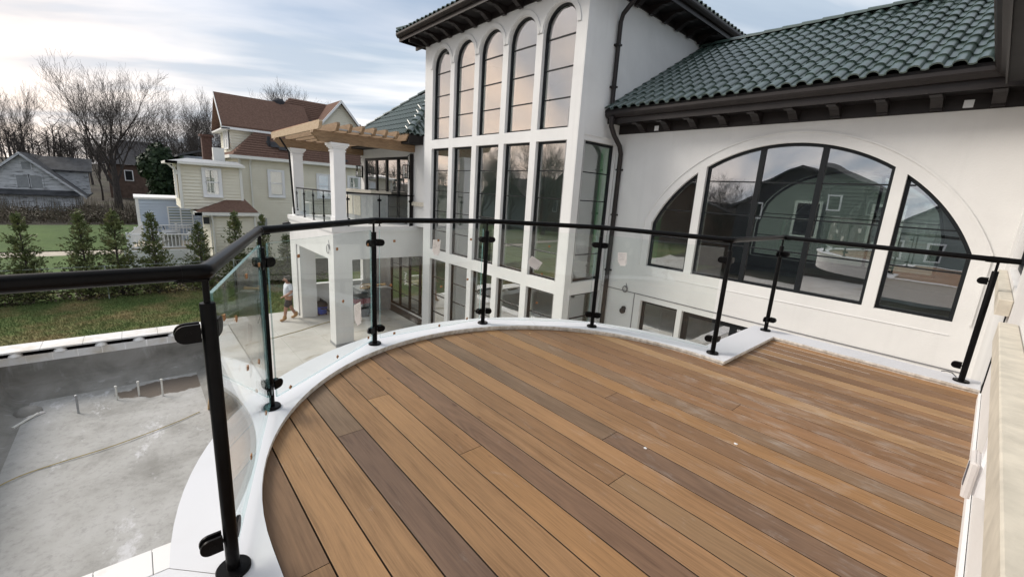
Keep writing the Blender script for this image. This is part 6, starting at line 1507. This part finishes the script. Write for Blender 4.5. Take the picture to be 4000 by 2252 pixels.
# wooded rise on the skyline
tw = MB(); rr = random.Random(18)
for i in range(460):
    x = rr.uniform(-190, -84); y = rr.uniform(-75, 75); z0 = gz(x, y); hgt = rr.uniform(5, 9); q = Vector((x, y, z0)); t2 = q + Vector((rr.uniform(-0.6, 0.6), rr.uniform(-0.6, 0.6), hgt)); tw.tube([q, t2], [0.16, 0.03], 4, caps=False)
    for k in range(16):
        f = rr.uniform(0.3, 0.95); b = q.lerp(t2, f); e = b + Vector((rr.uniform(-1, 1), rr.uniform(-1, 1), rr.uniform(0.2, 1.2))) * hgt * 0.26; tw.tube([b, e], [0.05, 0.012], 3, caps=False)
        for j in range(3): m2 = b.lerp(e, rr.uniform(0.4, 1)); tw.tube([m2, m2 + Vector((rr.uniform(-1, 1), rr.uniform(-1, 1), rr.uniform(0, 1))) * 1.0], [0.025, 0.01], 3, caps=False)
tag(tw.build('woods', 'bark'), 'leafless woods on the rise along the skyline', 'woods', kind='stuff')

# young arborvitae along the lawn: cones of flat scale-leaf sprays
def arbor_mesh(seed, H=3.7, R=0.74):
    rr = random.Random(seed); cm_ = MB(); tm = MB(); tm.tube([(0, 0, -0.1), (0.02, 0, H * 0.5), (0, 0.02, H * 0.97)], [0.055, 0.035, 0.008], 6)
    for i in range(270):
        f = rr.random() ** 1.25; z = 0.05 + f * H * 0.95; r = R * 1.12 * (1 - f) ** 0.85 * rr.choice((0.55, 0.8, 0.95, 1.0, 1.3)) * rr.uniform(0.8, 1.1) + 0.03; a = rr.uniform(0, 2 * pi); d = Vector((cos(a), sin(a), 0)); b0 = Vector((0, 0, z)); tip = b0 + d * r + Vector((0, 0, r * rr.uniform(0.15, 0.8) + 0.05))
        tm.tube([b0, tip], [0.012, 0.003], 3, caps=False)
        ns = 6 + int(13 * r)
        for j in range(ns):
            t_ = rr.uniform(0.25, 1.05); c = b0.lerp(tip, t_) + Vector((rr.gauss(0, 1), rr.gauss(0, 1), rr.gauss(0, 1))) * 0.045
            u2 = (d * rr.uniform(0.2, 1) + Vector((rr.uniform(-0.7, 0.7), rr.uniform(-0.7, 0.7), rr.uniform(0.1, 1.1)))).normalized(); v2 = u2.cross(Vector((rr.uniform(-1, 1), rr.uniform(-1, 1), rr.uniform(-1, 1)))).normalized(); L = rr.uniform(0.07, 0.15); w2 = L * rr.uniform(0.16, 0.3)
            cm_.add([c, c + u2 * L * 0.5 + v2 * w2, c + u2 * L, c + u2 * L * 0.5 - v2 * w2], [(0, 1, 2, 3)])
            u3 = (u2 + v2 * 0.9).normalized(); cm_.add([c, c + u3 * L * 0.45 + v2 * w2 * 0.6, c + u3 * L * 0.8, c + u3 * L * 0.4 - v2 * w2 * 0.4], [(0, 1, 2, 3)])
    a = tm.build('trunk', 'bark'); b = cm_.build('crown', 'arborvitae_leaf'); r_ = (a.data, b.data); bpy.data.objects.remove(a); bpy.data.objects.remove(b); return r_
AR_ = [arbor_mesh(41), arbor_mesh(42), arbor_mesh(43)]
spots = [(-4.7, 3.4, 'broad young arborvitae at the left end of the row in view'), (-3.45, 3.55, 'young arborvitae in front of the boarded barn'), (-1.80, 3.7, 'young arborvitae in front of the brown thicket, left of two close ones'), (-0.76, 3.72, 'young arborvitae standing just left of the white balustrade'), (0.47, 3.67, 'young arborvitae in front of the white balustrade'), (2.15, 3.27, 'young arborvitae left of the porch wall of the cream house'), (3.64, 3.75, 'young arborvitae in front of the porch siding'), (4.83, 3.64, 'slim young arborvitae by the meter boxes of the cream house'), (5.95, 2.6, 'short young arborvitae beside the terrace corner')]
for k, (y, hgt, lb) in enumerate(spots):
    t_ = thing('arborvitae', (-24.9 + 0.1 * sin(k * 2.1), y, ZG), lb, 'tree', 'young arborvitae along the lawn'); t_.rotation_euler = (0, 0, k * 1.7); s_ = hgt / 3.7; slim = 0.75 if k == 7 else (1.15 if k in (0, 3) else 1.0); t_.scale = (slim * 1.0, slim * 1.0, s_)
    child('trunk', AR_[k % 3][0], t_); child('crown', AR_[k % 3][1], t_)
# dead leaves and low growth under the row
lh = MB(); rr = random.Random(77)
for i in range(2600):
    x = rr.uniform(-25.9, -24.35); y = rr.uniform(-9, 9); p = Vector((x, y, ZG + abs(rr.gauss(0, 0.18)))); a = Vector((rr.uniform(-1, 1), rr.uniform(-1, 1), rr.uniform(-0.6, 0.8))).normalized() * 0.08; b = a.orthogonal().normalized() * 0.045; lh.add([p - a, p + b, p + a, p - b], [(0, 1, 2, 3)])
tag(lh.build('leaf_litter', 'scrub_leaf'), 'dead leaves and weeds under the row of arborvitae', 'leaf litter', kind='stuff')
# wire fence behind the row
wf = thing('wire_fence', (-24.45, 0, ZG), 'thin metal posts with a stretched wire in front of the evergreens', 'fence')
for y in (-6.2, -1.2, 3.4, 8.0):
    b = MB(); b.tube([(-24.4, y, ZG), (-24.4, y, ZG + 1.45)], 0.024, 6); b.build('post', 'fence_galv', wf)
for z in (1.42,):
    b = MB(); b.tube([(-24.4, -12, ZG + z), (-24.4, 9, ZG + z)], 0.010, 5); b.build('wire', 'fence_galv', wf)

# ================================================================== what the big windows mirror: the street side
def mirror_house(name, x0, x1, y, ze, zr, wall, roof_m, label, wins):
    t_ = thing(name, ((x0 + x1) / 2, y, ZG), label, 'house'); b = MB(); b.box(x0, x1, y - 9, y, ZG, ze); xm = (x0 + x1) / 2; b.prism([(x0, y, ze), (x1, y, ze), (xm, y, zr - 0.1)], (0, -9, 0)); b.build('wall', wall, t_)
    b = MB()
    for s_ in (-1, 1): b.prism([(xm, y + 0.4, zr + 0.12), (xm + s_ * ((x1 - x0) / 2 + 0.5), y + 0.4, ze - 0.3), (xm + s_ * ((x1 - x0) / 2 + 0.5), y + 0.4, ze - 0.5), (xm, y + 0.4, zr - 0.08)], (0, -10, 0))
    b.build('roof', roof_m, t_)
    for a0, a1, c0, c1 in wins: 
        b = MB(); b.box(a0, a1, y + 0.01, y + 0.07, c0, c1); w_ = b.build('window', 'white_trim', t_); b = MB(); b.box(a0 + 0.12, a1 - 0.12, y + 0.071, y + 0.085, c0 + 0.12, c1 - 0.12); b.build('pane', 'frame_black', w_)
mirror_house('street_house', -17, -6, -25, 2.65, 5.15, 'dark_shingle', 'dark_shingle', 'dark gabled house mirrored in the middle of the arched window', ((-15, -14, 0.6, 2.0), (-9, -8, 0.6, 2.0)))
mirror_house('street_house', -27, -17.6, -29, 1.4, 2.7, 'brown_wall', 'dark_shingle', 'long low dark house mirrored in the first panes of the arched window', ())
mirror_house('street_house', -5.5, 1.5, -24, 0.8, 3.0, 'grey_siding', 'old_roof', 'low grey clapboard house mirrored in the last panes of the arched window', ((-4.6, -3.6, -1.0, 0.4), (-2.4, -1.5, -1.0, 0.4)))
mirror_house('street_house', -49, -38, -33, 1.8, 5.4, 'brown_wall', 'dark_shingle', 'dark gabled house mirrored in the lower tower windows', ((-46, -44.8, -0.6, 1.1), (-42, -40.8, -0.6, 1.1)))
mirror_house('street_house', -63, -51, -34, 1.6, 5.0, 'grey_siding', 'dark_shingle', 'dark roofed house mirrored at the foot of the first tower windows', ())
make_tree('round', (-20.0, -31, ZG), 'bare tree mirrored beside the dark gable in the arched window', 6.2, 7.0, 0.3, 'bare trees mirrored in the windows')
make_tree('light', (-26, -33, ZG), 'thin bare tree mirrored in the first pane of the arched window', 7.0, 8.0, 0.9, 'bare trees mirrored in the windows')
make_tree('broad', (-43.5, -29, ZG), 'broad bare tree mirrored in the last tower window below the arches', 11.0, 13.0, 1.4, 'bare trees mirrored in the windows')
make_tree('tall', (-51, -30, ZG), 'tall bare tree mirrored in the fourth tower window', 9.5, 8.0, 2.9, 'bare trees mirrored in the windows')
make_tree('round', (-58, -30, ZG), 'round bare tree mirrored in the third tower window', 9.5, 10.0, 3.3, 'bare trees mirrored in the windows')
# house seen through the room's far window
rh = thing('rear_house', (-3.5, 24, ZG), 'pale grey clapboard house seen through the far window of the arch room', 'house')
b = MB(); siding_y(b, 24, -9, 4, ZG, 3.5, 0.16, -1); b.build('wall', 'grey_siding', rh)
b = MB(); b.prism([(-9.5, 23.5, 3.4), (-9.5, 28, 6.5), (-9.5, 28, 6.7), (-9.5, 23.5, 3.6)], (14, 0, 0)); b.build('roof', 'old_roof', rh)
for x in (-6.5, -3.6, -0.8): sash_y(rh, 24, x, x + 0.9, 0.2, 1.7, pane='frame_black')
